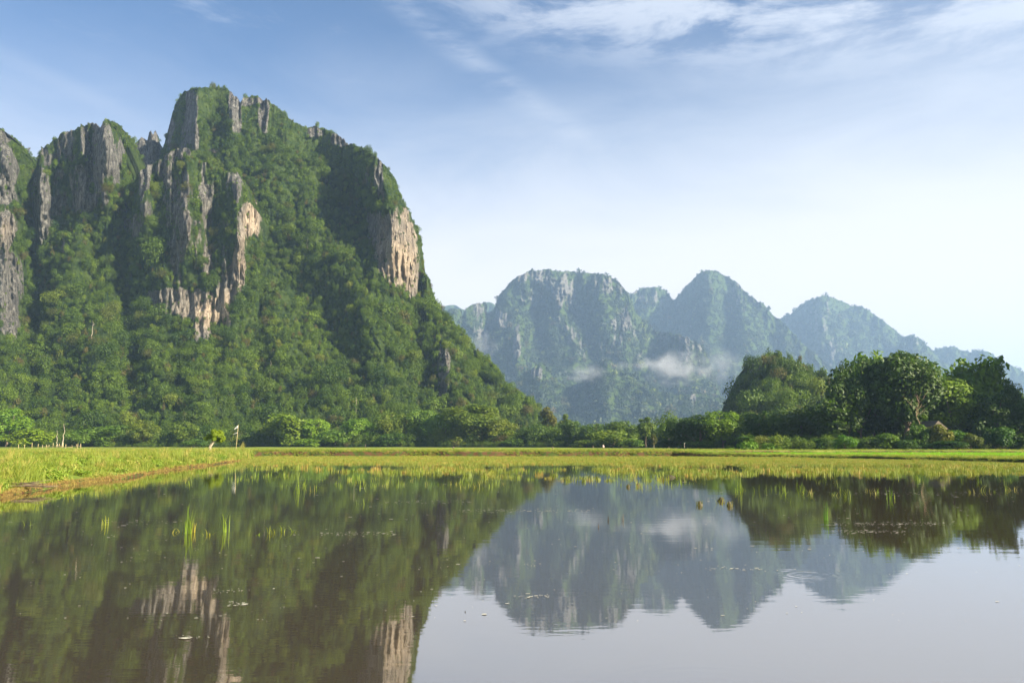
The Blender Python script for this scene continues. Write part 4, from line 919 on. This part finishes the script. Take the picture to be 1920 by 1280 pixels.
n = 9000; t = rng.uniform(-.42, .7, n); Y = rng.uniform(24, 62, n); X = t*Y; w = perlin(X*.2, Y*.12, 0, 23)
k = (rng.random(n) < np.clip((Y-22)/50, 0, 1)**1.5*np.clip(w*2.2+.25, 0, 1)*.8) & (Y < np.interp(t, *T_shore)-1)
G_sprig = gpro('sprig', 4, M_reed, 5, .34, .22, .009, .9)
grass('water_sprigs', X[k], Y[k], rng.uniform(.5, 1.2, k.sum()), G_sprig, None, 7, clampz=-.02)
# floating bits of leaf and foam
n = 3800; t = rng.uniform(-.62, .68, n); Y = 8.5+rng.random(n)**1.5*58; X = t*Y
w = perlin(X*.25, Y*.6, 0, 24)+.5*perlin(X*.9, Y*1.4, 0, 25); k = (w > .24) & (Y > 12) & (Y < np.interp(t, *T_shore)-1)
k |= (rng.random(n) < .2) & (Y < np.interp(t, *T_shore)-1)
X, Y = X[k], Y[k]; 
lx, ly = [], []
for (p0, p1, py, nn_) in ((860, 1110, 957, 190), (600, 740, 1000, 110), (1550, 1800, 982, 260), (1560, 1700, 996, 120), (720, 880, 940, 90), (380, 470, 1108, 26), (425, 460, 1132, 22), (330, 400, 1195, 16), (1330, 1460, 1066, 40), (960, 1030, 1118, 30), (1600, 1900, 925, 160), (190, 330, 978, 40), (980, 1020, 1060, 16)):
    for _ in range(nn_):
        a_, b_ = gp(rng.uniform(p0, p1), py+rng.normal()*2.2); lx.append(a_); ly.append(b_)
X = np.r_[X, lx]; Y = np.r_[Y, ly]
V = []; Fc = []
m_fl, nt, g, out = mat('floating_debris'); princ(nt, out, g.mix(g.noise(pos(nt), 1.3, 2), (.25, .24, .16), (.62, .60, .50)), .8)
for i in range(len(X)):
    c0 = (X[i], Y[i]); r = .003*math.exp(rng.normal()*.5)*(1+Y[i]/14); o = len(V); kk = 6; a0 = rng.random()*6.28; st = rng.uniform(1, 3.2)
    for j in range(kk): a = a0+j*6.283/kk; V.append((c0[0]+r*st*math.cos(a)*rng.uniform(.7, 1.2), c0[1]+r*1.3*math.sin(a)*rng.uniform(.7, 1.2), .006))
    Fc.append(tuple(range(o, o+kk)))
obj('floating_debris', mesh('floating_debris', V, Fc, m_fl), kind='stuff')

# individual reeds in the open water
def reed(px, py, hpx, n, spread, label, tint=(1, 1, 1), bend=.5, name='reed_tuft', w=.008, m_=None, group='reeds standing in the open water'):
    x, y = gp(px, py); h = hpx/F*y
    o = obj(name, mesh(name, *blades(int(px), n, h, spread, w, bend, 5), m_ or M_reed), None, (x, y, -.03), label=label, category='reeds', group=group)
    o.color = tint+(1,); return o
reed(352, 1000, 62, 13, .10, 'tallest green reed tuft with a dry pale blade, left of centre', bend=.35)
reed(362, 998, 44, 6, .05, 'dry straw coloured reed blades beside the tallest tuft', (1.7, 1.1, 1.2), .35)
reed(422, 997, 48, 12, .10, 'second tallest green reed tuft right of the tallest one', bend=.4)
reed(396, 1003, 20, 9, .16, 'low bent reed tuft between the two tall ones', (1.3, 1.0, .8), 1.4)
reed(342, 998, 18, 7, .2, 'low splayed reed blades left of the tallest tuft', (1.2, 1, .8), 1.5)
reed(489, 1003, 12, 6, .10, 'short splayed reed sprout left in the row of four', bend=1.6)
reed(513, 1000, 22, 9, .14, 'reddish green reed sprout second in the row of four', (1.3, 1, .8), .9)
reed(528, 998, 22, 6, .06, 'upright reed sprout third in the row of four', bend=.7)
reed(545, 998, 18, 6, .10, 'bent reed sprout last in the row of four', bend=1.5)
reed(52, 985, 18, 5, .08, 'small looped reed sprout near the left edge', bend=1.4)
reed(196, 984, 26, 6, .10, 'thin reed sprout left of the low water weeds', (1, 1, .8), .9)
reed(1549, 975, 44, 10, .10, 'tall dark green reed tuft in front of the grove reflection', (.7, 1.0, .9), .3)
reed(1388, 922, 42, 8, .12, 'slim green reed tuft below the small karst hill', bend=.3)
reed(1668, 935, 36, 5, .10, 'lone curved reed before the grove reflection', (.8, 1, .8), .5)
reed(560, 925, 34, 12, .25, 'bushy reed tuft beyond the row of four', bend=.7)
for px, py, hp, lab in ((1140, 975, 15, 'left one of a pair of short dark stalks in the middle water'), (1167, 975, 16, 'right one of a pair of short dark stalks in the middle water'), (872, 1146, 8, 'single tiny dark stick poking out of the bright water'), (1121, 988, 18, 'faint thin stalk below the pair of dark stalks')):
    reed(px, py, hp, 3, .03, lab, bend=.1, name='stalk', w=.012, m_=M_dark, group='dark stalks in the open water')
for px, py, w_, lab in ((1312, 947, .16, 'brown mud clump with dry grass, left of the pair below the hill'), (1352, 939, .22, 'dark grassy mud clump right of the brown one'), (1258, 895, .55, 'long reddish mud clump at the marsh edge'), (1178, 913, .16, 'small rusty clump in front of the marsh'), (1196, 911, .16, 'small dark clump right of the rusty one'), (1368, 948, .14, 'thin brown clump at the right of the mud clumps')):
    x, y = gp(px, py); t = thing('mud_clump', lab, 'mud clump', (x, y, 0), 0, 'mud clumps in the shallow water')
    rr = np.random.default_rng(int(px)); V = []; Fc = []; k = 10
    w_ *= .75
    for j in range(4):
        for i in range(k): a = i*6.283/k; q_ = 1-j*.27; V.append((w_*q_*math.cos(a)*rr.uniform(.8, 1.2), w_*.6*q_*math.sin(a)*rr.uniform(.8, 1.2), -.05+.06*j+rr.normal()*.008))
    for j in range(3):
        for i in range(k): Fc.append((j*k+i, j*k+(i+1) % k, (j+1)*k+(i+1) % k, (j+1)*k+i))
    Fc.append(tuple(3*k+i for i in range(k)))
    obj('soil', mesh('soil', V, Fc, M_dark, True), t)
    gr = obj('grass', mesh('grass', *blades(int(px)+3, 34, .22, w_*.9, .007, 1.2, 3), M_reed), t); gr.color = (.75, .55, .5, 1)

# ------------------------------------------------------------------ air
def volmat(name, col, dens, aniso=0.0):
    m_, nt, g, out = mat(name); v = nt.nodes.new('ShaderNodeVolumePrincipled')
    v.inputs['Color'].default_value = col+(1,); v.inputs['Anisotropy'].default_value = aniso
    if isinstance(dens, float): v.inputs['Density'].default_value = dens
    nt.links.new(v.outputs[0], out.inputs['Volume']); return m_, nt, g, v
def box(name, a, b, m_, **props):
    V = [(x, y, z) for z in (a[2], b[2]) for (x, y) in ((a[0], a[1]), (b[0], a[1]), (b[0], b[1]), (a[0], b[1]))]
    return obj(name, mesh(name, V, [(3, 2, 1, 0), (4, 5, 6, 7), (0, 1, 5, 4), (1, 2, 6, 5), (2, 3, 7, 6), (3, 0, 4, 7)], m_), **props)
hz, *_ = volmat('hazy_air', (0.46, 0.68, 1.0), 0.000118, 0.1)
box('haze', (-5600, -120, -3.4), (5600, 8000, 820), hz, kind='stuff')
MI = [(1268, 690, 1050, 66, 24, .009, 1), (1222, 682, 1060, 36, 10, .008, 2), (1098, 700, 1040, 42, 14, .007, 3), (1165, 684, 1060, 30, 8, .004, 4), (905, 648, 1060, 30, 22, .006, 5), (1350, 682, 1060, 44, 26, .005, 6)]
for (px, py, Y, wp, hp, dn, sd) in MI:
    Y *= 2.1; dn /= 2.1; c = at(px, py, Y); rx, rz = wp/F*Y*1.25, hp/F*Y*1.7; ry = rx*.5
    m_, nt, g, v = volmat('mist', (1.0, 1.0, 1.0), 0.0, 0.0)
    tcn = nt.nodes.new('ShaderNodeTexCoord'); o_ = tcn.outputs['Object']
    ln = nt.nodes.new('ShaderNodeVectorMath'); ln.operation = 'LENGTH'; nt.links.new(o_, ln.inputs[0])
    nn = g.noise(g.vscale(o_, (2.2, 1.4, 1.6), (0, 0, 0), (sd*3.7, 0, 0)), 1.0, 5, 0.6, 0.8)
    d = g.ss(g.m('ADD', g.m('MULTIPLY', g.m('SUBTRACT', 1.0, ln.outputs['Value']), .9), g.m('MULTIPLY', g.m('SUBTRACT', nn, .5), 2.2)), .12, .95)
    d = g.m('MULTIPLY', d, g.ss(ln.outputs['Value'], 1.0, .75))
    nt.links.new(g.m('MULTIPLY', d, dn*2.2), v.inputs['Density'])
    V = []; Fc = []; a_, b_ = 16, 10
    for i in range(b_+1):
        for j in range(a_): th = math.pi*i/b_; ph = 2*math.pi*j/a_; V.append((math.sin(th)*math.cos(ph), math.sin(th)*math.sin(ph), math.cos(th)))
    for i in range(b_):
        for j in range(a_): Fc.append((i*a_+j, i*a_+(j+1) % a_, (i+1)*a_+(j+1) % a_, (i+1)*a_+j)[::-1])
    o = obj('mist', mesh('mist', V, Fc, m_), None, tuple(map(float, c)), kind='stuff'); o.scale = (rx, ry, rz)
